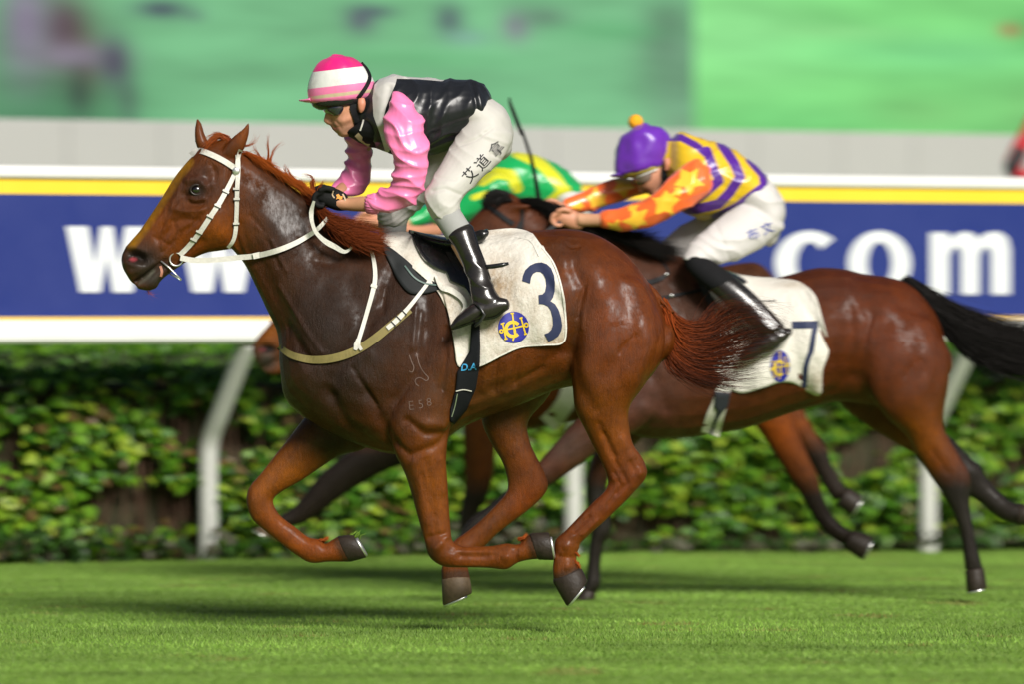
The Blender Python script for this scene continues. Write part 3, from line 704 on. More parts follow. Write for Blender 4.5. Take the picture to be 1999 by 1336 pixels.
S3 = [  # relief of muscles, bones and veins on the side that is seen
    (-10, 9, [(770, 520), (745, 590), (700, 660), (660, 720), (650, 770)]), (7, 22, [(800, 520), (790, 600), (760, 680), (720, 740)]), (-7, 8, [(835, 580), (838, 660), (815, 730), (775, 780)]), (10, 24, [(860, 690), (858, 760), (850, 810)]), (-9, 8, [(795, 822), (830, 848), (870, 846), (888, 828)]),
    (8, 18, [(665, 750), (700, 800), (745, 840)]), (-9, 7, [(640, 760), (680, 830), (730, 868)]), (-8, 7, [(715, 770), (745, 820), (768, 862)]), (6, 14, [(590, 740), (620, 790), (660, 820)]), (-7, 8, [(600, 700), (640, 740)]),
    (-9, 12, [(500, 500), (540, 590), (580, 680)]), (7, 20, [(520, 430), (580, 540), (640, 640)]), (-6, 14, [(640, 500), (690, 560), (720, 640)]), (-6, 7, [(618, 507), (640, 512), (660, 508)]), (4, 5, [(545, 560), (600, 650), (628, 690)]),
    (-12, 9, [(1112, 470), (1120, 520), (1140, 560), (1134, 610), (1122, 650), (1105, 690)]), (11, 17, [(1098, 488), (1110, 500)]), (10, 22, [(1165, 520), (1175, 600), (1165, 680), (1150, 740)]), (-6, 12, [(1215, 560), (1240, 640), (1215, 700), (1180, 730)]), (9, 16, [(1255, 620), (1270, 680), (1240, 740)]),
    (-6, 7, [(1283, 600), (1290, 660), (1262, 740)]), (8, 14, [(1140, 625), (1150, 670), (1140, 720)]), (-7, 9, [(1118, 690), (1135, 760), (1160, 800)]), (5, 12, [(1060, 468), (1110, 462)]),
    (-5, 6, [(1170, 830), (1190, 880), (1208, 915)]), (4, 6, [(1252, 915), (1235, 950)]), (-4, 4, [(1200, 925), (1212, 950), (1185, 990)]), (3, 5, [(1145, 1022), (1115, 1050)]), (-3, 4, [(1150, 1005), (1120, 1036)]),
    (-3, 5, [(825, 930), (838, 985), (850, 1040)]), (4, 6, [(845, 1085), (862, 1062)]), (-3, 4, [(890, 1090), (950, 1090)]), (3, 8, [(985, 1085)] * 2), (5, 9, [(860, 1062)] * 2), (-4, 6, [(880, 1075), (900, 1082)]),
    (4, 6, [(1000, 760), (960, 780), (920, 790)]), (-4, 6, [(1090, 690), (1040, 730), (960, 760)]), (-4, 5, [(1060, 720), (990, 760)]),
    # legs: tendons, knee and hock bones, fetlocks
    (-7, 4, [(1150, 1012), (1122, 1040)]), (5, 4, [(1165, 1018), (1138, 1045)]), (6, 7, [(1200, 935)] * 2), (-6, 4, [(1215, 925), (1225, 945), (1205, 965)]), (7, 7, [(1250, 925)] * 2), (-5, 5, [(1232, 905), (1238, 920)]), (6, 8, [(1106, 1068)] * 2), (-5, 4, [(1092, 1088), (1120, 1090)]), (5, 6, [(1108, 1108)] * 2), (-6, 6, [(1180, 850), (1200, 890)]), (6, 9, [(1215, 860), (1235, 890)]), (-4, 4, [(1228, 880), (1248, 905)]),
    (7, 8, [(850, 1070)] * 2), (-6, 5, [(838, 1050), (868, 1044)]), (6, 6, [(872, 1050)] * 2), (3, 4, [(890, 1104), (950, 1105)]), (3, 4, [(890, 1078), (955, 1078)]), (-4, 4, [(900, 1086), (965, 1086)]), (7, 8, [(990, 1090)] * 2), (-5, 5, [(1006, 1078), (1010, 1094)]), (-4, 6, [(832, 900), (842, 960), (850, 1010)]), (5, 9, [(808, 905), (822, 970), (832, 1020)]), (6, 9, [(858, 900), (864, 960)]),
    (-9, 8, [(772, 868), (800, 890), (850, 872), (880, 848)]), (8, 12, [(830, 830), (860, 832)]), (-6, 5, [(870, 640), (872, 700), (862, 760)]), (5, 6, [(950, 700), (945, 760)]), (4, 6, [(990, 705), (985, 760)]), (-4, 5, [(970, 705), (965, 765)]), (-4, 5, [(1012, 700), (1008, 755)]),
    (-5, 3, [(1142, 560), (1132, 590), (1128, 620)]), (5, 4, [(1148, 565), (1140, 600), (1136, 640)]), (-5, 4, [(1105, 478), (1130, 482)]), (6, 7, [(1080, 478), (1100, 472)]), (-5, 5, [(1240, 655), (1222, 672), (1210, 690)]), (5, 6, [(1245, 640), (1230, 665)]),
    (-5, 5, [(690, 720), (720, 770), (738, 800)]), (-4, 4, [(700, 740), (735, 790)]), (5, 7, [(620, 720), (650, 760)]), (-6, 7, [(560, 640), (600, 700), (640, 712)]), (5, 7, [(738, 640), (720, 690)]), (-4, 5, [(752, 560), (748, 610)]), (4, 5, [(812, 600), (805, 680)]), (-4, 5, [(822, 610), (816, 690)]),
    (4, 3.5, [(500, 440), (530, 470), (560, 530)]), (-4, 4, [(490, 420), (520, 460), (545, 520)]), (-6, 6, [(470, 440), (480, 480), (490, 510)]),
    # head
    (4, 3, [(352, 395), (330, 430), (318, 452)]), (3.5, 2.6, [(398, 402), (372, 432), (352, 446)]), (-4, 3, [(405, 410), (380, 436), (362, 452)]), (-5, 4, [(404, 356), (412, 372), (404, 386)]), (5, 5, [(368, 388), (382, 392), (398, 388)]), (-4, 2.6, [(366, 392), (384, 398), (402, 392)]), (-3, 3, [(300, 462), (316, 470), (330, 478)]), (-4, 3, [(318, 492), (338, 470)]), (4, 5, [(415, 405), (432, 395), (445, 375)]), (-5, 4, [(412, 320), (422, 335), (420, 350)]),
    (-9, 8, [(360, 380), (372, 398), (395, 400)]), (10, 8, [(368, 352), (385, 350), (402, 362)]), (-7, 10, [(405, 345), (415, 335)]), (7, 7, [(342, 408), (365, 412), (398, 408)]), (-5, 6, [(336, 432), (360, 428), (388, 430)]), (9, 20, [(425, 450), (430, 420)]), (-6, 7, [(395, 470), (380, 480), (366, 490)]),
    (-5, 6, [(312, 470), (328, 452), (340, 440)]), (5, 8, [(300, 440), (320, 420), (335, 395)]), (-8, 6, [(452, 330), (458, 400), (462, 470), (472, 500)]), (-24, 10, [(256, 497), (268, 499), (279, 505)]), (6, 5, [(244, 482), (262, 482), (282, 492), (287, 508)]), (4, 5, [(246, 512), (262, 518), (278, 516)]),
    (-7, 3.2, [(262, 551), (282, 538), (302, 522), (322, 508)]), (4, 6, [(255, 532), (280, 524), (298, 514)]), (3, 4, [(352, 360), (340, 395), (328, 430)]), (-3, 4, [(318, 440), (306, 468), (312, 492)]),
]
S3 = [((a * 1.15, wd * 1.5, p) if wd > 5 and p[0][0] > 460 and p[0][1] < 780 else (a * 1.2, wd, p)) for a, wd, p in S3]
m3.V += m3.normals() * (vnoise(m3.V, (7, 7, 5), 1) * .0035 + vnoise(m3.V, (19, 19, 13), 2) * .0016)[:, None] * np.clip((880 - PX(m3.V)[1]) / 100, 0, 1)[:, None] * np.clip((PX(m3.V)[0] - 430) / 80, 0, 1)[:, None]
sculpt(m3, S3, Y3)
far_strokes = [(a, wd, p) for a, wd, p in S3 if max(x for x, _ in p) < 460 or min(y for _, y in p) > 780]
m3.smooth(2, taubin=True)
u, v = PX(m3.V)
OR, DKB, CHO, BLK = lin('8a4618'), lin('4a2412'), lin('3a2017'), lin('16100d')
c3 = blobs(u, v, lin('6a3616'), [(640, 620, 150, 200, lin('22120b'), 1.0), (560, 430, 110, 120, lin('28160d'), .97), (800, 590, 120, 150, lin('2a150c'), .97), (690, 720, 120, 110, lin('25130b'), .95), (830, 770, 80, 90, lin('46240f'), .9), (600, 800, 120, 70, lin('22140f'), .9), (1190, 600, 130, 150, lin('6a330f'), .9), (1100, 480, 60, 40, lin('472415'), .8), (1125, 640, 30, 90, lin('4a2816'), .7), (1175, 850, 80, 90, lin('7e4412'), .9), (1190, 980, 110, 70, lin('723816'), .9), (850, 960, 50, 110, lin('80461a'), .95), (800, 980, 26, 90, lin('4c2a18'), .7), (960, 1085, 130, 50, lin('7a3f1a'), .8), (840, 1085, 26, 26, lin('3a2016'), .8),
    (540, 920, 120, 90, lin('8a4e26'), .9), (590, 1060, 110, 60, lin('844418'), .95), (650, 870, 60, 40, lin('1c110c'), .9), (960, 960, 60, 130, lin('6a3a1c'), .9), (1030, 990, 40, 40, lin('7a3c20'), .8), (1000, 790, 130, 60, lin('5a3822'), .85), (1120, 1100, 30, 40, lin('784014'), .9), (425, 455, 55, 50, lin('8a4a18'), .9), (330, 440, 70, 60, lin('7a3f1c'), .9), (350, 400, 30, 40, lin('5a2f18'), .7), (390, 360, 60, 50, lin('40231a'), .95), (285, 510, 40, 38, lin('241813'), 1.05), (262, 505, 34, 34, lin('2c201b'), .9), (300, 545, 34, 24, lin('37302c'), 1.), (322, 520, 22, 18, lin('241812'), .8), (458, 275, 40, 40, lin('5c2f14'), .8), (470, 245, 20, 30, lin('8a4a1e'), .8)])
bl = np.clip(1 - dseg(u, v, [(366, 316), (345, 342), (322, 378), (300, 412), (278, 446), (256, 474)]) / 15, 0, 1) ** .8; c3 = c3 * (1 - .8 * bl[:, None]) + np.array(lin('b9813a')) * .8 * bl[:, None]  # golden highlight along the front of the face, painted into the coat colour
bl = np.clip(1.5 - np.hypot((u - 268) / 17, (v - 500) / 11), 0, 1); c3 = c3 * (1 - bl[:, None]) + np.array((.008, .005, .005)) * bl[:, None]
bl = np.clip(1.4 - np.hypot((u - 384) / 17, (v - 371) / 13), 0, 1) * .8; c3 = c3 * (1 - bl[:, None]) + np.array(lin('1c120e')) * bl[:, None]
bl = np.clip(1 - dseg(u, v, [(262, 551), (282, 538), (302, 522)]) / 3.5, 0, 1) * .9; c3 = c3 * (1 - bl[:, None]) + np.array((.012, .008, .007)) * bl[:, None]
bl = np.clip(1 - dseg(u, v, [(272, 553), (290, 540), (300, 529)]) / 5, 0, 1) * .35; c3 = c3 * (1 - bl[:, None]) + np.array(lin('8f8a84')) * bl[:, None]
for pt in ([(1080, 1134), (1134, 1112)], [(1046, 1092), (1034, 1046)], [(678, 1096), (658, 1052)], [(862, 1126), (917, 1122)]):
    bl = .75 * np.clip(1.4 - dseg(u, v, pt) / 11, 0, 1)[:, None]; c3 = c3 * (1 - bl) + np.array(lin('2e2018')) * bl
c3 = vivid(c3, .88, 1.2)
bl = .8 * np.clip(1.4 - np.hypot((u - 260) / 7, (v - 506) / 4), 0, 1)[:, None] * (m3.V[:, 1] < 0)[:, None]; c3 = c3 * (1 - bl) + np.array(lin('c0505a')) * bl
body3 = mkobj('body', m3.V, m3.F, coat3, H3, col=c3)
B3 = m3.bvh()
def eyeball(parent, bv, u, v, r, y0, name='eye'):
    for side in (-1, 1):
        y = hit(bv, u, v, y0, side)
        if y is None: continue
        c = W(u, v, y - side * r * .55); V, F = ball(c, (r * 1.12, r * .9, r * .92), 20, 14); o = mkobj(name, V, F, MT['eye'], parent)
        P = [c + np.array([math.cos(t) * r * 1.2, side * r * .62, math.sin(t) * r * 1.0]) for t in np.linspace(0, 2 * math.pi, 25)]
        cord('eyelid', P, r * .2, MT['lid'], o, seg=6)
eyeball(H3, B3, 384, 370, .021, Y3)
hoof(H3, ((1080, 1139), (1136, 1112)), ((1108, 1184), (1146, 1138)), .043, -.155, Y3, MT['hoof'])
hoof(H3, ((862, 1134), (917, 1128)), ((866, 1183), (920, 1160)), .043, .155, Y3, MT['palehoof'])
hoof(H3, ((1052, 1094), (1037, 1042)), ((1081, 1093), (1072, 1042)), .043, -.156, Y3, MT['hoof'])
hoof(H3, ((684, 1098), (660, 1048)), ((715, 1088), (690, 1046)), .043, .156, Y3, MT['hoof'])

gb = []
for k in range(9):
    a = rng.uniform(676, 706); b = 1048 + (a - 676) * .25; gb.append(cord(None, [W(a, b, .15), W(a + rng.uniform(2, 7), b - rng.uniform(4, 9), .15), W(a + rng.uniform(6, 14), b - rng.uniform(8, 16), .14)], [.002, .0016, .0006], None, None, seg=4))
gbv_, gbf_ = join(gb); mkobj('grass_clump', gbv_, gbf_, plain('torn_grass', lin('86a83c'), .6), H3)
# hair: mane along the crest, gathered over the withers by the wind; forelock; tail
chest_hair = hairmat('chestnut_hair', lin('7a3210'), lin('a8561f')); dark_chest = hairmat('dark_chestnut_hair', lin('3a180c'), lin('7a3816'))
def PW(pts, y0): return [W(p[0], p[1], y0 + p[2]) for p in pts]
gm = []
for (a, b), L in zip(catmull(np.array([(472, 300), (505, 318), (548, 348), (575, 362), (600, 385)], float), 3), np.linspace(30, 60, 40)):
    gm.append(PW([(a, b, -.005), (a + 10, b - 1, -.02), (a + 26, b + 9, -.035), (a + 40, b + 20, -.05)], Y3))
hair('mane', gm, 1500, .0017, chest_hair, H3, jit=(.006, .012), seed=2)
gm = [PW(p, Y3) for p in ([(600, 382, -.02), (620, 400, -.08), (640, 424, -.12), (668, 436, -.13), (705, 446, -.12)], [(606, 392, -.02), (625, 415, -.10), (650, 432, -.13), (690, 440, -.13), (745, 455, -.10)], [(622, 405, -.03), (640, 432, -.11), (670, 445, -.14), (710, 452, -.13), (750, 462, -.11)], [(640, 420, -.04), (650, 448, -.12), (680, 462, -.15), (715, 466, -.15), (745, 478, -.13)],
    [(655, 430, -.05), (665, 455, -.14), (690, 472, -.17), (715, 478, -.17), (735, 482, -.15)], [(680, 440, -.04), (695, 455, -.14), (715, 466, -.16), (735, 468, -.15), (758, 470, -.12)])]
hair('mane_tuft', gm, 2600, .0017, dark_chest, H3, jit=(.008, .022), seed=4, curl=.006)
fl = [[(515, 330, 0), (524, 305, 0), (522, 280, 0), (524, 260, 0)], [(522, 330, 0), (528, 308, 0), (536, 288, 0), (553, 275, 0)], [(520, 328, 0), (508, 308, 0), (497, 292, 0), (493, 282, 0)], [(470, 284, 0), (484, 284, 0), (496, 276, 0), (502, 262, 0)], [(575, 358, 0), (560, 340, 0), (554, 328, 0), (555, 322, 0)], [(582, 360, 0), (570, 345, 0), (560, 330, 0), (556, 324, 0)], [(612, 370, 0), (608, 345, 0), (598, 340, 0), (586, 338, 0)], [(608, 368, 0), (606, 355, 0), (612, 352, 0), (614, 348, 0)], [(622, 375, 0), (626, 362, 0), (630, 355, 0), (635, 351, 0)], [(600, 372, 0), (592, 358, 0), (585, 352, 0), (590, 350, 0)]]
for k, g_ in enumerate(fl): hair('mane_wisp', [PW(g_, Y3), PW([(a + 2, b + 1, y + .012) for a, b, y in g_], Y3)], 22, .0011, chest_hair, H3, jit=(.004, .007), seed=20 + k)
hair('forelock', [PW([(440, 276, -.02), (425, 266, -.03), (405, 283, -.05), (398, 293, -.06)], Y3), PW([(445, 272, -.01), (428, 264, -.02), (410, 276, -.02), (400, 288, -.03)], Y3), PW([(446, 274, 0), (432, 263, 0), (418, 268, .02), (408, 282, .03)], Y3), PW([(446, 272, 0), (430, 264, 0), (418, 268, 0), (412, 275, 0)], Y3)], 300, .0014, chest_hair, H3, jit=(.006, .012), seed=5)
gt = [PW(p, Y3) for p in ([(1293, 588, 0), (1320, 622, .02), (1362, 636, .05), (1385, 606, .08), (1425, 588, .1), (1490, 612, .1)], [(1296, 596, 0), (1325, 635, .01), (1385, 640, .04), (1430, 605, .06), (1490, 610, .06), (1545, 645, .05)], [(1298, 604, -.01), (1325, 655, 0), (1385, 668, .02), (1440, 650, .02), (1495, 640, .02), (1540, 640, 0)], [(1299, 610, -.01), (1322, 668, -.02), (1375, 690, 0), (1430, 680, 0), (1480, 665, 0), (1520, 655, -.02)],
    [(1299, 616, -.01), (1318, 680, -.02), (1365, 712, -.02), (1420, 710, -.02), (1470, 700, -.02), (1515, 690, -.02)], [(1298, 622, 0), (1312, 690, -.02), (1350, 730, -.03), (1400, 745, -.04), (1440, 748, -.04), (1490, 742, -.03)], [(1296, 628, 0), (1302, 690, -.01), (1315, 722, -.03), (1350, 742, -.04), (1395, 755, -.04), (1435, 757, -.04)])]
th3 = hairmat('tail_hair', lin('9a4416'), lin('2a1710'))
hair('tail', gt, 1700, .0015, th3, H3, pts=14, jit=(.007, .014), seed=6, curl=.012, lock=34, tip=.9, cut=.58, cutp=1.15)
hair('tail_wisp', gt, 260, .0013, th3, H3, pts=14, jit=(.01, .03), seed=8, curl=.03, lock=22, tip=1.1, cut=.3, cutp=1.)
for k, (a, b, dx, dy, y_) in enumerate(((1126, 1100, 6, 12, -.155), (1016, 1056, 12, -12, -.156), (628, 1058, 12, -8, .156), (1122, 1078, 8, 10, -.155))):
    hair('fetlock_hair', [PW([(a - 5, b - 3, y_ - .02), (a + dx * .5, b + dy * .4, y_ - .02), (a + dx, b + dy, y_ - .01)], Y3), PW([(a + 3, b + 2, y_ + .02), (a + dx * .6, b + dy * .6, y_ + .02), (a + dx * 1.2, b + dy, y_ + .01)], Y3)], 90, .0014, chest_hair, H3, jit=(.004, .005), seed=70 + k)
hair('whisker', [PW([(285, 563, -.01), (292, 572, -.01), (300, 576, -.01), (310, 576, 0)], Y3), PW([(290, 565, 0), (288, 570, .01), (295, 573, .01), (300, 577, .01)], Y3)], 26, .0004, chest_hair, H3, jit=(.006, .01), seed=9)

# ---- tack of number 3
def ring(name, c, r, rr, m, parent, ax=1, **k):
    P = []
    for t in np.linspace(0, 2 * math.pi, 29):
        q = np.array([math.cos(t) * r, 0, math.sin(t) * r]); P.append(np.asarray(c) + q)
    return cord(name, P, rr, m, parent, seg=8, **k)
br3 = empty('bridle', W(440, 400, Y3 - .1), label='white leather bridle and reins on the leading chestnut horse', cat='bridle')
strap('browband', [(373, 303), (380, 296), (392, 294), (412, 301), (436, 313), (461, 329)], 11, B3, Y3, MT['strap'], br3, th=.006)
cheek = [(462, 331), (447, 362), (429, 395), (409, 425), (389, 455), (368, 481), (351, 498)]
strap('cheek_strap', cheek, (8, 10, 10, 10), B3, Y3, MT['strap'], br3)
thl = [(464, 302), (465, 330), (463, 370), (462, 412), (460, 450), (455, 470), (445, 484)]
strap('throat_latch', thl, (9, 8.5, 8, 7), B3, Y3, MT['strap'], br3, off=.006)
for side_pts in (cheek, thl): strap('far_strap', side_pts, 9, B3, Y3, MT['strap'], br3, side=1)
strap('head_strap', [(470, 292), (467, 300), (464, 312), (463, 328)], 8, B3, Y3, MT['strap'], br3, off=.012)
for (a, b), an in (((441, 373), 0), ((425, 401), 0), ((410, 422), 0), ((389, 453), 0), ((378, 468), 0), ((461, 368), 1), ((462, 388), 1), ((461, 436), 1)):
    q = [(a - 6, b - 3), (a + 6, b + 3)] if not an else [(a - 6, b), (a + 6, b)]
    strap('keeper', q, 4, B3, Y3, MT['strap'], br3, off=.0085, th=.003, sub=2)
    strap('buckle_pin', [(x, y + 3.2) for x, y in q], 1.2, B3, Y3, MT['ink'], br3, off=.0095, th=.003, sub=2)
y = hit(B3, 461, 333, Y3) or -.08
V, F = ball(W(461, 333, y - .014), (.0165, .007, .0165)); mkobj('rosette', V, F, MT['steel'], br3)
yb = (hit(B3, 345, 506, Y3) or -.05) - .008
ring('bit_ring', W(344, 506, yb), .027, .0038, MT['steel'], br3)
cord('bit_bar', [W(314, 509, yb + .004), W(330, 522, yb - .004), W(342, 534, yb - .006), W(354, 546, yb - .004)], .0036, MT['steel'], br3)
cord('bit_bar', [W(330, 533, yb + .05), W(344, 541, yb + .05), W(353, 547, yb + .03)], .003, MT['steel'], br3)
P = [(352, 503), (380, 508), (420, 507), (460, 503), (500, 499), (540, 489), (575, 475), (603, 459), (622, 445), (640, 425)]
yy = [yb - .01] + [min((hit(B3, a, b, Y3) or 9) - .012, yb - .008 - .004 * i) for i, (a, b) in enumerate(P[1:])]
yy = [y if y < .5 else yb - .02 for y in yy]; yy[-1] = min(yy[-1], -.13); yy[-2] = min(yy[-2], -.13)
rein = strap('rein', P, (11, 10, 10.5, 10.5, 9, 7), B3, Y3, MT['strap'], br3, ys=[y - Y3 for y in yy], th=.004)
strap('rein_stitching', [(494, 500), (508, 497)], 11.5, B3, Y3, MT['strap'], rein, ys=[yy[4] - .006] * 2, th=.004)
P = [(613, 392), (608, 412), (609, 432), (617, 453), (634, 470), (655, 482), (672, 491), (685, 484), (691, 468), (686, 455), (680, 448)]
strap('rein', P, (5, 9, 7, 8, 11, 9, 5, 6, 9, 7), B3, Y3, MT['strap'], br3, ys=[min((hit(B3, a, b, Y3) or -.15) - .02 - .02 * math.sin(i / 10 * 3.1), -.15) for i, (a, b) in enumerate(P)], th=.003)
strap('rubber_band', [(313, 519), (316, 530), (314, 540)], 5, B3, Y3, plain('lip_band', lin('a8705a'), .6), br3, off=.001)
bc3 = empty('breast_girth', W(690, 680, Y3 - .2), label='olive webbing breast girth with white leather straps on the chestnut', cat='harness')
bp = [(546, 676), (556, 686), (575, 696), (610, 703), (650, 700), (690, 687), (728, 664), (765, 634), (800, 604)]
strap('chest_band', bp, (10, 13, 15, 16, 16, 15), B3, Y3, MT['olive'], bc3, off=.005, th=.006)
strap('chest_band', bp[:-1], 15, B3, Y3, MT['olive'], bc3, side=1)
strap('girth_strap', [(756, 641), (775, 625), (798, 600), (822, 570), (846, 538)], (9, 10, 8, 7, 7), B3, Y3, MT['strap'], bc3, off=.013, th=.005)
for a, b in ((768, 632), (778, 621), (789, 610)): strap('keeper', [(a - 5, b - 5), (a + 5, b + 5)], 2.4, B3, Y3, MT['ink'], bc3, off=.0185, th=.002, sub=2)
strap('neck_strap', [(721, 480), (728, 500), (732, 525), (732, 548), (727, 572), (717, 608), (707, 642), (699, 668)], (6, 8, 9, 8, 8), B3, Y3, MT['strap'], bc3, off=.006, th=.005)
strap('keeper', [(724, 556), (736, 560)], 6, B3, Y3, MT['strap'], bc3, off=.011, th=.004, sub=2)
strap('tie', [(700, 662), (697, 674), (693, 684)], (8, 13, 6), B3, Y3, MT['strap'], bc3, off=.012, th=.006)
strap('tie', [(698, 672), (706, 684)], (7, 6), B3, Y3, MT['strap'], bc3, off=.013, th=.006)

# ---- saddle cloths
def cloth(name, parent, top, bot, bv, y0, m, off=.01, nu=90, nv=64, sag=None, colf=None, th=.004):
    """sheet over the back: near flap between a top line and a bottom line, mirrored on the far side"""
    t = np.linspace(0, 1, nu)
    def res(L):
        L = catmull(np.array(L, float), 8); d = np.concatenate([[0], np.cumsum(np.linalg.norm(np.diff(L, axis=0), axis=1))]); d /= d[-1]
        return np.stack([np.interp(t, d, L[:, k]) for k in (0, 1)], 1)
    T, Bt = res(top), res(bot); Y = np.zeros((2, nv, nu)); UV = np.zeros((nv, nu, 2))
    for j in range(nv):
        f = (j / (nv - 1)) ** 1.25; UV[j] = T * (1 - f) + Bt * f
        for i in range(nu):
            for s_, side in ((0, -1), (1, 1)):
                h = hit(bv, UV[j, i, 0], UV[j, i, 1], y0, side) if j else y0
                Y[s_, j, i] = np.nan if h is None else h
    for s_, side in ((0, -1), (1, 1)):
        for i in range(nu):
            ok = ~np.isnan(Y[s_, :, i]); Y[s_, :, i] = np.interp(np.arange(nv), np.arange(nv)[ok], Y[s_, ok, i])
        A = Y[s_] * side
        for _ in range(14):       # drape: pull taut, never into the skin
            Bm = A.copy(); Bm[1:-1] = (A[:-2] + A[2:] + 2 * A[1:-1]) / 4; Bm[:, 1:-1] = (Bm[:, :-2] + Bm[:, 2:] + 2 * Bm[:, 1:-1]) / 4
            A = np.maximum(A, Bm); A[0] = Bm[0] * 0 + y0 * side
        jj, ii = np.meshgrid(np.linspace(0, 1, nv), np.linspace(0, 1, nu), indexing='ij')
        A = A + off * np.minimum(1, jj * 8) + (0 if sag is None else sag(ii, jj)); Y[s_] = A * side
    V = []; rows = [(1, j) for j in range(nv - 1, 0, -1)] + [(0, j) for j in range(nv)]
    for s_, j in rows: V += [W(UV[j, i, 0], UV[j, i, 1], Y[s_, j, i]) for i in range(nu)]
    n = len(rows); F = [(a*nu+i, (a+1)*nu+i, (a+1)*nu+i+1, a*nu+i+1) for a in range(n - 1) for i in range(nu - 1)]
    V = np.array(V); uu, vv = PX(V)
    o = mkobj(name, V, F, m, parent, col=None if colf is None else colf(uu, vv))
    md = o.modifiers.new('s', 'SOLIDIFY'); md.thickness = th; md.offset = 1 if False else -1
    return o, BVHTree.FromPolygons([Vector(p) for p in V], F)
def clothmat(name, amt):
    def b(t, p):
        a = attr(t, 'Col'); vec = coord(t); st = noisetex(t, coord(t, (1, 1, .5)), 22, 8, .75); fine = noisetex(t, vec, 90, 6, .8)
        mk = nn(t, 'ShaderNodeMath', operation='MULTIPLY'); t.links.new(mapr(t, st, .28, .58, 0, 1), mk.inputs[0]); sp = nn(t, 'ShaderNodeSeparateColor'); t.links.new(a.outputs['Color'], sp.inputs[0]); t.links.new(sp.outputs[0], mk.inputs[1])
        c = mixc(t, mk.outputs[0], lin('d8d4ca'), lin('907550')); m2 = nn(t, 'ShaderNodeMath', operation='MULTIPLY'); t.links.new(mapr(t, fine, .5, .68, 0, .8), m2.inputs[0]); t.links.new(sp.outputs[0], m2.inputs[1])
        c = mixc(t, m2.outputs[0], c, lin('5f4a35')); t.links.new(c, p.inputs['Base Color']); p.inputs['Roughness'].default_value = .7
        fd = nn(t, 'ShaderNodeMath', operation='ADD'); t.links.new(noisetex(t, vec, 55, 5, .7), fd.inputs[0]); t.links.new(mapr(t, noisetex(t, coord(t, (1, 1, .6)), 11, 3, .55), 0, 1, 0, 4), fd.inputs[1]); bump(t, p, fd.outputs[0], .6, .008)
    return mat(name, b)
clm = clothmat('saddle_cloth_cotton', 1)
sd3 = empty('saddle_cloth', W(1000, 560, Y3 - .28), label='white saddle cloth numbered 3 with blue badge, mud stained', cat='saddle cloth')
def dirt3(uu, vv):
    d = blobs(uu, vv, (.06, 0, 0), [(975, 560, 40, 60, (.95, 0, 0), 1), (960, 620, 60, 50, (.8, 0, 0), 1), (1090, 640, 25, 40, (.7, 0, 0), 1), (1030, 610, 40, 50, (.45, 0, 0), 1), (880, 600, 40, 50, (.55, 0, 0), 1), (800, 500, 60, 30, (.3, 0, 0), 1), (1080, 670, 30, 12, (.9, 0, 0), 1), (1000, 690, 60, 12, (.6, 0, 0), 1), (960, 455, 50, 8, (.5, 0, 0), 1)]); return d
flap3, CB3 = cloth('cloth', sd3, [(742, 462), (762, 452), (800, 452), (860, 458), (910, 459), (955, 449), (997, 445), (1022, 448), (1040, 455)], [(746, 474), (790, 510), (826, 540), (852, 566), (874, 608), (890, 676), (896, 718), (935, 717), (980, 696), (1017, 680), (1062, 676), (1098, 672), (1107, 645), (1103, 592), (1096, 552), (1082, 512), (1060, 482)], B3, Y3, clm, off=.012,
    sag=lambda i, j: .007 * j * np.sin(i * 34 + 3 * j) * np.clip(j * 1.6 - .3, 0, 1) + .004 * np.sin(i * 70 + j * 5) * j ** 3, colf=dirt3)
z3 = lambda L: [(680 + a / 2.904, 400 + b / 2.904) for a, b in L]
n3 = z3([(985, 430), (990, 400), (1003, 368), (1030, 342), (1062, 328), (1095, 325), (1125, 335), (1150, 358), (1166, 398), (1171, 440), (1170, 490), (1160, 525), (1146, 545), (1172, 562), (1192, 595), (1206, 640), (1212, 685), (1207, 715), (1190, 745), (1165, 763), (1135, 776), (1111, 733), (1135, 724), (1152, 706), (1160, 680), (1158, 640), (1148, 600), (1132, 575), (1108, 563), (1080, 560), (1078, 510), (1100, 507), (1115, 492), (1122, 455), (1118, 418), (1105, 392), (1088, 379), (1068, 378), (1048, 388), (1036, 410), (1030, 445)])
V, F = textmesh('', polys=[n3]); decal('number', V, F, CB3, Y3, MT['navy'], sd3)
def disc(c, r, ry=None, n=32): return [(c[0] + r * math.cos(t), c[1] + (ry or r) * math.sin(t)) for t in np.linspace(0, 2 * math.pi, n, endpoint=False)]
def pstroke(pts, wd):
    P = np.array(pts, float); T = np.gradient(P, axis=0); T /= np.linalg.norm(T, axis=1, keepdims=True) + 1e-9; N = np.stack([-T[:, 1], T[:, 0]], 1) * wd / 2
    return [tuple(p) for p in P + N] + [tuple(p) for p in (P - N)[::-1]]
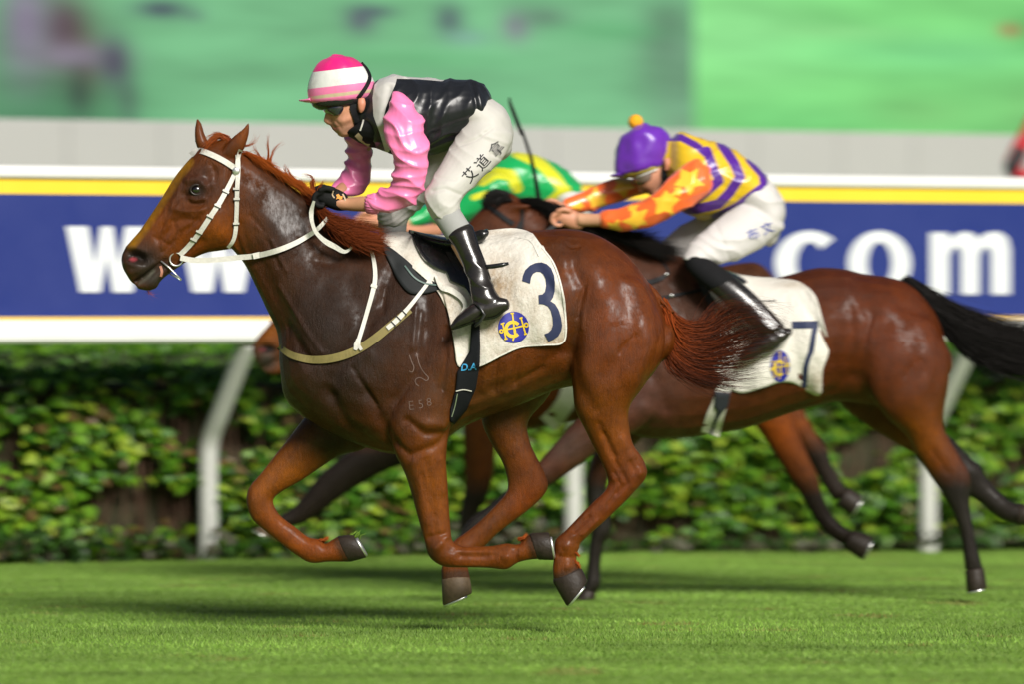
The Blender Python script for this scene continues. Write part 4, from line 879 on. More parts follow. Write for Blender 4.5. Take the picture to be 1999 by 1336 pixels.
def badge(parent, c, rx, ry, bv, y0, ang=0.):
    V, F = textmesh('', polys=[disc(c, rx, ry)]); o = decal('badge', V, F, bv, y0, MT['blue'], parent, off=.004)
    ca, sa = math.cos(ang), math.sin(ang)
    def q(L): return [(c[0] + rx * (x * ca - y * sa), c[1] + ry * (x * sa + y * ca)) for x, y in L]
    arcs = [[(-.05 + .45 * math.cos(t), .12 + .45 * math.sin(t)) for t in np.linspace(.75, 5.6, 22)], [(-.08, -.9), (.0, -.2), (.06, .4)], [(-.05, .85), (.12, .3), (.05, 0)], [(-.7, .18), (0, .05), (.75, -.12)], [(-.72, -.25), (-.62, .2), (-.5, .75)], [(.48, -.6), (.62, -.1), (.78, .42)], [(-.2, -.88), (.02, -.9)], [(-.84, -.2), (-.6, -.28)], [(-.6, .76), (-.4, .72)], [(.38, -.56), (.58, -.63)], [(.68, .45), (.88, .4)],
        [(-.8 + .1 * math.cos(t), .25 + .1 * math.sin(t)) for t in np.linspace(0, 6.2, 10)], [(.82 + .12 * math.cos(t), -.15 + .12 * math.sin(t)) for t in np.linspace(0, 6.2, 10)]]
    for k, a in enumerate(arcs):
        V, F = textmesh('', polys=[pstroke(q(a), rx * (.22 if k == 0 else .1))]); decal('badge_mark', V, F, bv, y0, MT['gold'], o, off=.0065, maxlen=5)
badge(sd3, (1002.7, 639), 30, 31, CB3, Y3)
strap('hem', [(897, 716), (935, 715), (979, 694), (1017, 678), (1062, 674), (1097, 670), (1105, 645), (1101, 592), (1094, 552), (1080, 512), (1058, 482)], 3, CB3, Y3, clm, sd3, off=.002, th=.003)
strap('pocket', [(1005, 462), (1035, 470), (1052, 500)], 1.5, CB3, Y3, clm, sd3, off=.002, th=.002)
pad = empty('saddle_pad', W(800, 540, Y3 - .26), label='dark grey rubber pad showing under the front of cloth 3', cat='saddle pad')
PT, PB = [(748, 474), (790, 505), (828, 540), (868, 560)], [(745, 480), (760, 512), (778, 548), (800, 572), (830, 573), (858, 566)]
PTs, PBs = catmull(np.array(PT, float), 10), catmull(np.array(PB, float), 6); V, F = [], []
for i in range(31):
    for j in range(7):
        f = j / 6; a = PTs[i] * (1 - f) + PBs[i] * f; V.append(W(a[0], a[1], (hit(B3, a[0], a[1], Y3) or -.2) - .007))
F = [(i*7+j, i*7+j+1, (i+1)*7+j+1, (i+1)*7+j) for i in range(30) for j in range(6)]
o = mkobj('pad', V, F, MT['rubber'], pad); md = o.modifiers.new('s', 'SOLIDIFY'); md.thickness = .012; md.offset = 0
strap('piping', [(790, 518), (808, 540), (828, 552), (852, 556)], 3, B3, Y3, plain('teal_piping', lin('5a6f68'), .4), pad, off=.016, th=.004)
# rolled front edge of the cloth above the girth
strap('rolled_edge', [(850, 538), (862, 560), (880, 566), (900, 580), (908, 596), (900, 612)], (4, 10, 12, 10, 8, 3), CB3, Y3, clm, sd3, off=.004, th=.016)

_cv, _cf = [Vector(p.co) for p in flap3.data.vertices], [tuple(p.vertices) for p in flap3.data.polygons]; CG3 = BVHTree.FromPolygons(_cv + [Vector(p) for p in m3.V], _cf + [tuple(i + len(_cv) for i in f) for f in m3.F])
saddle3 = empty('saddle', W(880, 480, Y3), label='small black racing saddle with girth and stirrup under the pink jockey', cat='saddle')
seat = fuse([loft([(800, 448, 812, 470, .03, 0), (830, 455, 838, 482, .1, 0), (870, 462, 872, 490, .15, 0), (910, 462, 908, 488, .15, 0), (935, 452, 932, 476, .12, 0), (950, 446, 946, 466, .08, 0)], Y3)], .006, 5); mkobj('seat', seat.V, seat.F, MT['black'], saddle3)
def patch(name, L, bv, y0, m, parent, off=.012, th=.01, n=20):
    """thick leather piece with a pixel outline, lying on a surface"""
    V, F = textmesh('', polys=[L]); o = decal(name, V, F, bv, y0, m, parent, off=off, maxlen=9)
    md = o.modifiers.new('s', 'SOLIDIFY'); md.thickness = th; md.offset = 0; return o
patch('flap', [(803, 452), (812, 470), (822, 492), (838, 512), (858, 524), (872, 530), (880, 548), (905, 560), (925, 572), (935, 560), (925, 520), (905, 480), (880, 466), (840, 462)], CB3, Y3, MT['black'], saddle3, off=.012)
strap('flap_edge', [(805, 455), (814, 478), (828, 502), (848, 518), (872, 528)], 3, CB3, Y3, MT['black'], saddle3, off=.018, th=.006)
strap('stirrup_leather', [(868, 478), (885, 510), (905, 545), (925, 580), (938, 605)], (10, 9, 9, 8), CB3, Y3, MT['black'], saddle3, off=.026, th=.006)
V, F = loft([(925, 452, 930, 476, .016, -.10), (940, 448, 944, 470, .02, -.11), (952, 450, 950, 462, .014, -.11)], Y3); mkobj('cantle', V, F, MT['black'], saddle3)
gir = patch('girth', [(921, 622), (936, 622), (937, 680), (936, 715), (929, 758), (911, 800), (886, 829), (879, 824), (880, 800), (890, 760), (893, 726), (905, 706), (917, 686)], CG3, Y3, MT['webbing'], saddle3, off=.012, th=.006)
V, F = textuv('D.A', 899, 725, 19, ang=-4, bold=.02, shear=.15); 
gbv = BVHTree.FromPolygons([Vector(p.co) - Vector((0, .004, 0)) for p in gir.data.vertices], [tuple(p.vertices) for p in gir.data.polygons])
decal('lettering', V, F, gbv, Y3, MT['cyan'], gir, off=.002, maxlen=12)
strap('buckle', [(890, 765), (905, 762), (921, 765)], 2, gbv, Y3, MT['strap'], saddle3, off=.003, th=.003)
strap('buckle', [(893, 770), (888, 795), (882, 815)], 1.6, gbv, Y3, MT['steel'], saddle3, off=.003, th=.003)
cord('strap_end', [W(936, 521, -.31), W(960, 520, -.33), W(980, 517, -.335), W(993, 514, -.335)], [.008, .010, .010, .006], MT['black'], saddle3)
yS = -.345
cord('stirrup_iron', [W(926, 590, yS - .02), W(936, 598, yS - .05), W(946, 614, yS - .055), W(938, 628, yS - .05), W(928, 636, yS - .03), W(930, 634, yS + .05), W(926, 592, yS + .03), W(926, 590, yS - .02)], .006, plain('stirrup_alloy', (.08, .08, .08), .35, metal=.8), saddle3)
# brand marks on the shoulder
for s_, a, b, sz, an in (('E', 797, 802, 26, -6), ('5', 816, 799, 25, -6), ('8', 833, 794, 22, -8)):
    V, F = textuv(s_, a, b, sz, an, bold=-.022); decal('brand_mark', V, F, B3, Y3, MT['brand'], H3, off=.0015)
for L in ([(799, 694), (804, 708), (808, 718), (805, 727), (799, 725)], [(813, 690), (818, 710), (826, 726), (836, 738), (832, 744), (820, 738), (811, 742), (812, 750), (818, 755)]):
    V, F = textmesh('', polys=[pstroke(catmull(np.array(L, float), 4), 1.6)]); decal('brand_mark', V, F, B3, Y3, MT['brand'], H3, off=.0015)

# ------------------------------------------------------------------ jockeys
def wrinkle(m, uvdir, freq, amp, y0, mask=None, seed=0, warp=1.):
    """cloth folds: warped ridges across direction uvdir (radians) in side view, amp in mm"""
    u, v = PX(m.V); yy = (m.V[:, 1] - y0) * 420
    wn = vnoise(m.V, (6, 6, 6), seed) * 3.2 * warp; am = .35 + .9 * np.clip(vnoise(m.V, (8, 8, 8), seed + 5) + .35, 0, 1)
    p = (u * math.cos(uvdir) + v * math.sin(uvdir) + .35 * yy) * freq + wn
    r = 1 - np.abs(np.sin(p)) ** .7; r = r - .35
    w_ = 1 if mask is None else mask(u, v)
    m.V = m.V + m.normals() * (amp * .001 * r * am * w_)[:, None]
def finger(y0, pts, r): return loft([(a - r, b - r * .6, a + r, b + r * .6, r * .0021, y) for a, b, y in pts], y0, seg=10, sub=3)
def chain(y0, pts):
    """limb through (u, v, radius px, y): round tube"""
    P = np.array([(p[0], p[1]) for p in pts], float); T = np.gradient(P, axis=0); T /= np.linalg.norm(T, axis=1, keepdims=True) + 1e-9; R = []
    for (a, b, r, y), (tx, ty) in zip(pts, T):
        d = D0 + y0 + y; R.append((a - ty * r, b + tx * r, a + ty * r, b - tx * r, r * d / FPX, y))
    return loft(R, y0, seg=14, sub=4)
SK = lin('c58a6c')
def skincol(m, bl, base=SK):
    u, v = PX(m.V); return blobs(u, v, base, bl)

# ---- jockey of number 3 (pink and black)
J3 = empty('person', W(880, 470, Y3), label='jockey in pink sleeves, black jacket and pink and white cap crouching on 3', cat='person', group='jockeys riding the race')
tor = [(722, 168, 706, 250, .075, 0), (752, 148, 735, 289, .155, 0), (790, 147, 770, 301, .2, 0), (836, 151, 812, 305, .195, 0), (876, 154, 848, 299, .178, 0), (911, 153, 880, 285, .172, 0), (936, 160, 908, 268, .168, 0), (955, 182, 932, 252, .15, 0), (959, 203, 948, 232, .1, 0)]
sn = [(765, 185, 812, 205, .06, -.165), (750, 230, 828, 234, .075, -.205), (747, 255, 830, 262, .076, -.225), (756, 280, 839, 288, .073, -.235), (766, 312, 835, 320, .067, -.235), (767, 342, 832, 352, .062, -.225), (760, 360, 812, 396, .058, -.205), (742, 370, 772, 412, .052, -.175), (724, 377, 732, 417, .046, -.15)]
sf = [(690, 235, 745, 240, .06, .165), (675, 268, 728, 282, .066, .19), (676, 313, 726, 322, .064, .2), (664, 338, 724, 346, .06, .19), (652, 358, 708, 378, .054, .16), (642, 373, 668, 384, .042, .11)]
hip = [(925, 172, 905, 262, .155, 0), (962, 194, 922, 278, .162, 0), (988, 214, 934, 292, .165, 0), (1002, 254, 950, 302, .15, 0), (1000, 284, 970, 310, .1, 0)]
tn = [(915, 225, 1001, 276, .085, -.09), (876, 290, 980, 312, .086, -.13), (857, 325, 946, 344, .08, -.17), (843, 350, 914, 373, .075, -.205), (830, 373, 901, 394, .07, -.225), (829, 395, 900, 408, .064, -.235), (843, 424, 898, 410, .057, -.24)]
tf = [(900, 225, 985, 280, .085, .09), (845, 280, 930, 320, .085, .14), (795, 335, 862, 372, .08, .18), (752, 378, 815, 412, .072, .21), (736, 410, 800, 425, .064, .22), (737, 432, 796, 434, .057, .225)]
gn = [(846, 428, 896, 405, .052, -.24), (860, 449, 908, 424, .05, -.25), (872, 467, 922, 446, .048, -.26)]
gf_ = [(738, 432, 795, 432, .05, .225), (740, 455, 793, 455, .048, .24), (748, 480, 795, 476, .046, .26)]
bn = [(872, 463, 924, 442, .056, -.262), (889, 488, 934, 478, .052, -.28), (905, 525, 950, 517, .048, -.3), (916, 556, 961, 550, .045, -.32), (920, 582, 972, 574, .045, -.335), (926, 600, 985, 592, .04, -.34)]
ftn = [(986, 582, 990, 606, .03, -.345), (965, 578, 966, 620, .036, -.345), (942, 584, 946, 625, .038, -.345), (922, 592, 930, 628, .039, -.348), (903, 606, 915, 633, .037, -.35), (890, 619, 900, 638, .032, -.352), (880, 634, 885, 645, .018, -.354)]
bf = [(748, 474, 796, 470, .054, .265), (760, 510, 806, 505, .05, .29), (775, 550, 820, 545, .046, .32), (785, 585, 838, 575, .044, .335)]
ftf = [(845, 580, 848, 602, .03, .345), (805, 580, 810, 620, .038, .345), (770, 600, 782, 630, .036, .345), (748, 625, 755, 640, .02, .345)]
face = [(618, 190, 716, 180, .07, 0), (622, 205, 716, 196, .074, 0), (636, 218, 712, 208, .073, 0), (646, 230, 708, 222, .067, 0), (648, 241, 702, 236, .06, 0), (652, 250, 697, 247, .053, 0), (658, 259, 690, 257, .04, 0)]
nose = [(637, 212, 654, 214, .012, 0), (634, 224, 654, 226, .012, 0), (632, 236, 652, 236, .017, 0), (638, 242, 654, 240, .016, 0)]
neck = [(690, 200, 735, 175, .055, 0), (695, 240, 740, 195, .055, 0), (710, 255, 755, 200, .06, 0)]
lips = [(646, 247, 660, 244, .022, 0), (649, 252, 664, 249, .026, 0), (655, 258, 668, 254, .022, 0)]
armn = [(770, 200, 808, 215, .05, -.17), (765, 260, 815, 270, .05, -.22), (775, 330, 815, 340, .045, -.22), (768, 362, 798, 392, .042, -.2), (735, 380, 740, 412, .037, -.155), (705, 383, 707, 413, .033, -.125), (676, 386, 678, 411, .03, -.1), (650, 374, 654, 408, .034, -.09), (630, 376, 634, 404, .03, -.085)]
armf = [(700, 245, 735, 250, .045, .165), (690, 320, 715, 325, .042, .19), (668, 350, 700, 365, .038, .16), (645, 374, 660, 384, .032, .1), (630, 376, 636, 396, .03, .06)]
inner = [loft(r, Y3, sh=.84) for r in (tor, hip, tn, tf, gn, gf_)] + [loft([(880, 480, 920, 470, .035, -.27), (925, 560, 955, 555, .03, -.32), (935, 590, 965, 588, .028, -.34)], Y3), loft([(750, 480, 790, 478, .035, .27), (785, 570, 820, 565, .03, .32)], Y3)]
mj = fuse(inner + [loft(r, Y3, seg=18) for r in (face, nose, neck, lips, armn, armf)], .005, 4)
sculpt(mj, [(-5, 4, [(640, 216), (658, 214)]), (-3, 3, [(654, 236), (662, 243), (666, 250)]), (3, 6, [(668, 236), (680, 232)]), (-3, 5, [(672, 246), (684, 242)]), (2, 6, [(672, 236), (685, 226)]), (-2, 2, [(647, 248), (662, 248)]), (2, 4, [(656, 256), (668, 258)])], Y3)
mkobj('body', mj.V, mj.F, MT['skin'], J3, col=skincol(mj, [(655, 251, 9, 4, lin('9c4a48'), .9), (668, 230, 14, 8, lin('d0937a'), .7), (680, 248, 16, 10, lin('8f6a58'), .75), (652, 243, 12, 4, lin('8a6250'), .7), (662, 257, 10, 5, lin('94705e'), .7), (640, 238, 8, 6, lin('d08e74'), .7), (672, 254, 14, 8, lin('a57a64'), .6), (700, 398, 40, 20, lin('b58664'), .8), (648, 245, 6, 3, lin('8f5a48'), .6)]))
V, F = loft([(699, 193, 712, 192, .008, -.078), (698, 202, 714, 202, .011, -.082), (699, 211, 711, 214, .009, -.08), (701, 217, 707, 219, .006, -.076)], Y3, seg=12); mkobj('ear', V, F, colmat('ear_skin', .5), J3, col=np.tile(lin('c98468'), (len(V), 1)))
# jacket
mb = fuse([loft(r, Y3, seg=28) for r in (tor,)], .0055, 4)
wrinkle(mb, .7, .055, 15, Y3, seed=3, warp=1.4); wrinkle(mb, .95, .095, 8, Y3, seed=8, warp=1.4); mb.smooth(2)
sculpt(mb, [(-9, 4, [(920, 156), (930, 200), (935, 250)]), (6, 5, [(928, 158), (938, 200), (942, 240)]), (-6, 4, [(846, 262), (890, 240), (930, 228)]), (-8, 7, [(760, 170), (752, 215), (748, 260)])], Y3, both=True); mb.smooth(1)
u, v = PX(mb.V); sil = np.maximum(sdpoly(u, v, [(731, 165), (752, 140), (778, 140), (772, 164), (764, 182), (754, 208), (747, 235), (755, 278), (768, 304), (752, 296), (742, 262), (729, 226), (727, 190)]), 7 - dseg(u, v, [(770, 146), (815, 147), (862, 151)])); stripe = np.abs(mb.V[:, 1] - Y3) - .02
mv = .5 + np.clip(sil / 60, -.45, .45)
mkobj('jacket', mb.V, mb.F, satin('black_silver_satin', [(0, (.011, .012, .015)), (.5, lin('c9c6c0'))], rough=.34, spec=.45, sheen=.05), J3, attrs={'m': mv})
pinks = satin('pink_satin', [(0, lin('ff86ba'))], rough=.33, spec=.6, sheen=.05)
for r, d_, sd in ((sn, -1, 5), (sf, 1, 9)):
    ms = fuse([loft(r, Y3, seg=22)], .0045, 3); wrinkle(ms, 1.95, .075, 17, Y3, seed=sd, warp=1.1); wrinkle(ms, 1.65, .12, 9, Y3, seed=sd + 2, warp=1.1); ms.smooth(2)
    mkobj('sleeve', ms.V, ms.F, pinks, J3)
cu = fuse([chain(Y3, [(733, 397, 21, -.155), (726, 398, 21, -.15), (721, 398, 19.5, -.147)])], .004, 2); wrinkle(cu, 1.57, .55, 4, Y3, seed=2, warp=.3); mkobj('cuff', cu.V, cu.F, pinks, J3)
# neck scarf, chin strap, vest edge
sc_ = fuse([loft([(676, 262, 700, 240, .06, 0), (690, 272, 728, 215, .085, 0), (712, 283, 738, 200, .1, 0), (740, 291, 742, 190, .12, 0), (768, 302, 762, 240, .12, 0)], Y3)], .006, 5); wrinkle(sc_, .6, .12, 4, Y3, seed=4)
mkobj('scarf', sc_.V, sc_.F, MT['scarf'], J3); SB = sc_.bvh()
strap('scarf_band', [(696, 262), (706, 272), (722, 282)], 10, SB, Y3, MT['tan'], J3, off=.002, th=.003)
strap('collar_edge', [(712, 222), (708, 240), (703, 255)], 3, SB, Y3, MT['strap'], J3, off=.003, th=.003)
# breeches, leggings, boots
mp_ = fuse([loft(r, Y3, seg=24) for r in (hip, tn, tf)], .0055, 5)
mp_.smooth(14, discs(mp_, [(940, 270, 70)])); wrinkle(mp_, 2.2, .075, 8, Y3, seed=6, warp=1.6, mask=lambda u, v: np.clip((v - 300) / 60, .45, 1)); wrinkle(mp_, .9, .3, 3, Y3, seed=7, mask=lambda u, v: np.clip((v - 385) / 25, 0, 1))
sculpt(mp_, [(-4, 3, [(880, 290), (930, 272), (960, 250)]), (-4, 2.5, [(960, 300), (982, 312)]), (3, 4, [(940, 262), (990, 280)]), (-5, 4, [(845, 372), (870, 368), (900, 380)]), (-3, 3, [(850, 345), (890, 350)])], Y3)
mkobj('breeches', mp_.V, mp_.F, MT['breeches'], J3); PB3 = mp_.bvh()
for s_, a, b in (('艾', 916, 358), ('道', 940, 334), ('拿', 968, 308)):
    V, F = textuv(s_, a, b, 29, -48, bold=.0); decal('lettering', V, F, PB3, Y3, MT['ink'], J3, off=.004, maxlen=4)
for r in (gn, gf_):
    V, F = loft(r, Y3, seg=24, cap=.1); mkobj('legging', V, F, MT['greycloth'], J3)
for b_, f_ in ((bn, ftn), (bf, ftf)):
    mo = fuse([loft(b_, Y3, seg=24), loft(f_, Y3, seg=18)], .0045, 4); wrinkle(mo, 1.9, .14, 9, Y3, seed=11, mask=lambda u, v: np.clip(1 - np.abs(v - 545) / 45, 0, 1)); mo.smooth(1)
    bo = mkobj('boot', mo.V, mo.F, MT['boot'], J3)
    if b_ is bn: 
        BB = mo.bvh(); strap('seam', [(923, 444), (934, 478), (949, 517), (958, 545)], 2, BB, Y3, MT['black'], bo, off=.001, th=.004); strap('sole', [(883, 643), (905, 636), (930, 627), (948, 623), (968, 619), (986, 605)], 4, BB, Y3, MT['black'], bo, off=-.002, th=.008)
# glove with curled fingers
def glove(parent, y0, cu_, cv, dy, m, name='glove', k=1., nm=True):
    P = [loft([(cu_ + 26*k, cv - 14*k, cu_ + 28*k, cv + 22*k, .031*k, dy), (cu_ + 8*k, cv - 22*k, cu_ + 12*k, cv + 22*k, .036*k, dy), (cu_ - 12*k, cv - 20*k, cu_ - 10*k, cv + 14*k, .036*k, dy), (cu_ - 24*k, cv - 10*k, cu_ - 22*k, cv + 6*k, .026*k, dy)], y0, seg=16)]
    for i in range(4):
        q = dy - .03 * k + i * .02 * k
        P.append(chain(y0, [(cu_ - 16*k, cv - 16*k + i*1.5, 6.0*k, q), (cu_ - 30*k + i*2, cv - 9*k, 5.6*k, q), (cu_ - 33*k + i*2.5, cv + 3*k, 5.2*k, q), (cu_ - 25*k + i*2, cv + 12*k, 4.8*k, q), (cu_ - 15*k, cv + 13*k, 4.4*k, q)]))
    P.append(chain(y0, [(cu_ + 6*k, cv - 18*k, 6.2*k, dy - .03*k), (cu_ - 8*k, cv - 22*k, 6*k, dy - .04*k), (cu_ - 22*k, cv - 18*k, 5*k, dy - .04*k)]))
    g_ = fuse(P, .0042, 2); return mkobj(name, g_.V, g_.F, m, parent, **({'col': np.tile(SK, (len(g_.V), 1))} if not nm else {})), g_
gl3, gg = glove(J3, Y3, 646, 389, -.09, MT['glove']); GB = gg.bvh()
strap('glove_trim', [(651, 372), (649, 380), (653, 386)], 2.5, GB, Y3, MT['tan'], gl3, off=.002, th=.002)
V, F = textmesh('', polys=[[(656, 380), (661, 378), (665, 383), (669, 382), (668, 388), (664, 390), (660, 387), (656, 389), (658, 384)]]); decal('glove_print', V, F, GB, Y3, plain('orange_print', lin('d98a1e'), .6), gl3)
glove(J3, Y3, 636, 384, .05, MT['glove'], k=.9)
strap('wrist_trim', [(669, 378), (674, 390), (673, 405)], 3, GB, Y3, MT['tan'], gl3, off=.003, th=.003)
# cap over a helmet
cap = [(603, 199, 731, 186, .104, 0), (600, 182, 734, 176, .109, 0), (601, 165, 731, 160, .109, 0), (606, 146, 723, 143, .103, 0), (616, 129, 710, 127, .09, 0), (630, 116, 694, 114, .066, 0), (646, 109, 672, 108, .03, 0)]
V, F = loft(cap, Y3, seg=40, sub=5, cap=.25); mc = M(V, F); mc.V += mc.normals() * (vnoise(mc.V, (30, 30, 12), 3) * .004)[:, None]
u, v = PX(mc.V); hgt = (v + (u - 665) * .12)      # rows tilted with the head
band = np.interp(hgt, [100, 128 + 6, 166, 181, 187, 200], [.95, .75, .5, .35, .2, .05])
helm = mkobj('helmet', mc.V, mc.F, satin('cap_silk', [(0, lin('f280b0')), (.2, lin('cdbb9a')), (.35, lin('f280b0')), (.5, lin('e4e4df')), (.75, lin('e0207a'))], rough=.3, dirty=.3), J3, attrs={'m': band})
V, F = loft([(606, 190, 606, 200, .09, 0), (596, 193, 597, 199.5, .075, 0), (584, 194.5, 584, 197, .04, 0)], Y3, seg=24, cap=.2); mkobj('peak', V, F, pinks, helm)
V, F = ball(W(655, 108, Y3), (.018, .018, .007)); mkobj('button', V, F, satin('button_silk', [(0, lin('e0408a'))]), helm)
V, F = loft([(607, 199, 728, 186, .097, 0), (611, 208, 724, 196, .093, 0), (622, 214, 718, 200, .085, 0)], Y3, seg=32, cap=.1); mkobj('helmet_shell', V, F, MT['black'], helm)
HB = mc.bvh(); FB = mj.bvh()
strap('head_strap', [(706, 121), (717, 135), (722, 150), (717, 165), (706, 182), (695, 197)], (4, 6, 8, 8, 8), HB, Y3, MT['scarf'], helm, off=.003, th=.004)
strap('chin_strap', [(695, 194), (690, 210), (694, 226), (697, 240), (695, 256)], (10, 14, 12, 10, 12), FB, Y3, MT['scarf'], helm, off=.006, th=.006)
strap('chin_strap', [(695, 226), (708, 222), (715, 208), (716, 192)], (8, 8, 6, 5), FB, Y3, MT['scarf'], helm, off=.008, th=.006)
gq = loft([(632, 208, 688, 198, .079, 0), (631, 215, 688, 206, .081, 0), (636, 221, 684, 213, .08, 0), (648, 227, 672, 222, .077, 0)], Y3, seg=30, cap=.2); mkobj('goggles', *gq, MT['lens'], J3)

# ------------------------------------------------------------------ the bay horse, number 7
Y7 = 2.8
H7 = empty('racehorse', (W(1500, 0, Y7)[0], Y7, 0), label='bay racehorse with black tail and mane and cloth numbered 7', cat='horse', group='racehorses at full gallop')
def xf(ribs, s, o, p, rot=0., wy=None):
    """take pixel ribs over to another horse: scale s about o -> p"""
    c_, s_ = math.cos(rot), math.sin(rot)
    def q(u, v): a, b = (u - o[0]) * s, (v - o[1]) * s; return p[0] + a * c_ - b * s_, p[1] + a * s_ + b * c_
    return [(*q(r[0], r[1]), *q(r[2], r[3]), *r[4:]) for r in ribs]
hp7 = dict(s=.9, o=(450, 290), p=(1008, 396), rot=.05)
trunk7 = [(1000, 390, 985, 500, .08, 0, .1), (1060, 400, 1020, 545, .085, 0, .15), (1120, 418, 1055, 600, .1, 0, .25), (1180, 446, 1090, 655, .125, 0, .3), (1245, 474, 1115, 715, .165, 0, .3), (1310, 494, 1140, 770, .195, 0, .3), (1360, 507, 1180, 815, .215, 0, .3), (1400, 521, 1240, 852, .23, 0, .28), (1430, 531, 1310, 858, .245, 0, .2), (1460, 539, 1380, 850, .258, 0, .15), (1500, 544, 1460, 836, .268, 0, .1),
    (1545, 535, 1530, 812, .268, 0, .05), (1595, 523, 1590, 795, .265, 0, 0), (1640, 524, 1640, 785, .265, 0, 0), (1690, 535, 1690, 790, .265, 0, 0), (1735, 541, 1735, 795, .255, 0, 0), (1775, 554, 1775, 795, .24, 0, 0), (1808, 587, 1800, 785, .21, 0, 0), (1834, 630, 1825, 765, .16, 0, 0), (1849, 680, 1842, 735, .09, 0, 0)]
nh7 = [(1690, 600, 1830, 640, .09, -.15), (1680, 690, 1853, 690, .115, -.165), (1695, 765, 1853, 745, .12, -.17), (1730, 815, 1844, 795, .105, -.168), (1768, 850, 1841, 830, .085, -.165), (1785, 880, 1852, 857, .07, -.16), (1802, 908, 1875, 893, .058, -.157), (1822, 940, 1892, 921, .05, -.155), (1840, 965, 1896, 946, .046, -.155), (1855, 992, 1893, 982, .04, -.155), (1870, 1028, 1899, 1024, .035, -.155), (1878, 1065, 1906, 1062, .035, -.155), (1881, 1092, 1913, 1088, .041, -.155), (1884, 1113, 1918, 1109, .038, -.155)]
fh7 = [(1600, 730, 1760, 740, .09, .15), (1650, 800, 1790, 795, .09, .165), (1735, 858, 1830, 832, .075, .16), (1795, 892, 1864, 862, .06, .155), (1840, 920, 1893, 893, .05, .155), (1868, 944, 1913, 910, .046, .155), (1888, 965, 1926, 934, .037, .155), (1918, 986, 1945, 955, .035, .155), (1940, 1006, 1963, 972, .04, .155), (1962, 1018, 1976, 982, .036, .155), (1980, 1024, 1989, 984, .038, .155)]
nf7 = [(1230, 690, 1330, 720, .08, -.14), (1192, 770, 1300, 790, .1, -.155), (1160, 800, 1255, 835, .095, -.165), (1131, 815, 1205, 865, .08, -.16), (1098, 850, 1165, 884, .062, -.158), (1073, 878, 1126, 913, .05, -.156), (1054, 900, 1093, 936, .047, -.156), (1038, 918, 1070, 952, .045, -.156), (1018, 935, 1042, 965, .037, -.156), (985, 962, 1006, 990, .035, -.156), (950, 990, 974, 1020, .037, -.156), (925, 1008, 948, 1040, .041, -.156), (905, 1030, 935, 1050, .036, -.156), (893, 1050, 925, 1060, .037, -.156)]
ff7 = [(1190, 760, 1290, 790, .08, .14), (1180, 830, 1260, 850, .085, .155), (1160, 880, 1215, 890, .065, .158), (1147, 925, 1190, 930, .052, .156), (1145, 970, 1183, 972, .046, .156), (1150, 1010, 1191, 1012, .047, .156), (1154, 1040, 1192, 1040, .045, .156), (1150, 1066, 1178, 1067, .036, .156), (1146, 1110, 1172, 1112, .034, .156), (1143, 1136, 1173, 1140, .041, .156), (1136, 1153, 1164, 1158, .037, .156)]
ears7 = [[(985, 405, 1010, 415, .022, -.055), (1000, 396, 1022, 412, .026, -.06), (1018, 396, 1030, 408, .018, -.065), (1034, 398, 1038, 404, .006, -.07)], [(985, 400, 1008, 410, .022, .055), (1000, 392, 1018, 405, .026, .06), (1018, 392, 1026, 402, .016, .065), (1030, 396, 1033, 400, .005, .07)]]
dock7 = [(1735, 545, 1760, 575, .035, 0), (1765, 555, 1780, 580, .034, 0), (1795, 572, 1800, 598, .03, 0), (1825, 592, 1828, 614, .024, 0)]
m7 = fuse([loft(r, Y7, seg=24) for r in (trunk7, xf(head3, **hp7), xf(chin3, **hp7), nh7, fh7, nf7, ff7, dock7)] + [loft(r, Y7, seg=12) for r in ears7], .0095, 3)
m7.smooth(22, discs(m7, [(1760, 690, 130), (1260, 740, 110), (1690, 760, 80), (1020, 450, 60), (1200, 560, 120)]))
S7 = [(a * .8, wd * 1.1, [((x - 1303) * .93 + 1853, (y - 640) * .93 + 690) for x, y in p]) for a, wd, p in S3 if p[0][0] > 1050 and p[0][1] < 800] + [(-6, 10, [(1320, 560), (1340, 620), (1330, 680)]), (6, 16, [(1290, 600), (1300, 680), (1270, 760)]), (-6, 9, [(1240, 660), (1280, 740), (1300, 800)]), (6, 14, [(1260, 800), (1310, 825)]),
    (-5, 5, [(1820, 880), (1850, 925)]), (3, 6, [(1885, 925), (1880, 960)]), (-5, 8, [(1660, 590), (1668, 680), (1650, 745)]), (7, 13, [(1650, 570), (1660, 580)]), (-4, 5, [(1150, 850), (1110, 880)]), (4, 8, [(1060, 925)] * 2), (-5, 7, [(1300, 545), (1325, 590)]), (-4, 7, [(1260, 520), (1280, 560), (1265, 590)])]
m7.V += m7.normals() * (vnoise(m7.V, (7, 7, 5), 4) * .0035)[:, None] * np.clip((880 - PX(m7.V)[1]) / 100, 0, 1)[:, None]
sculpt(m7, S7, Y7); m7.smooth(2, taubin=True)
u, v = PX(m7.V)
c7 = blobs(u, v, lin('63301a'), [(1280, 620, 120, 140, lin('4f3630'), .95), (1270, 790, 70, 60, lin('5c3a34'), .9), (1740, 640, 120, 120, lin('6a2f16'), .9), (1640, 560, 90, 40, lin('55281c'), .7), (1800, 860, 60, 60, lin('8a4a1a'), .9), (1450, 810, 150, 60, lin('5a2e1c'), .8), (1110, 870, 70, 50, lin('55403c'), .8), (960, 430, 60, 50, lin('5c2f1c'), .8)])
leg = np.clip((v - 905) / 50, 0, 1) * (u > 1700) + np.clip((v - 905) / 50, 0, 1) * (u < 1300); leg = np.maximum(leg, np.clip(1 - dseg(u, v, [(1862, 858), (1890, 905), (1900, 940)]) / 14, 0, 1) * (u > 1700)); leg = np.maximum(leg, (v > 840) * (m7.V[:, 1] > Y7 + .03) * (u > 1830))
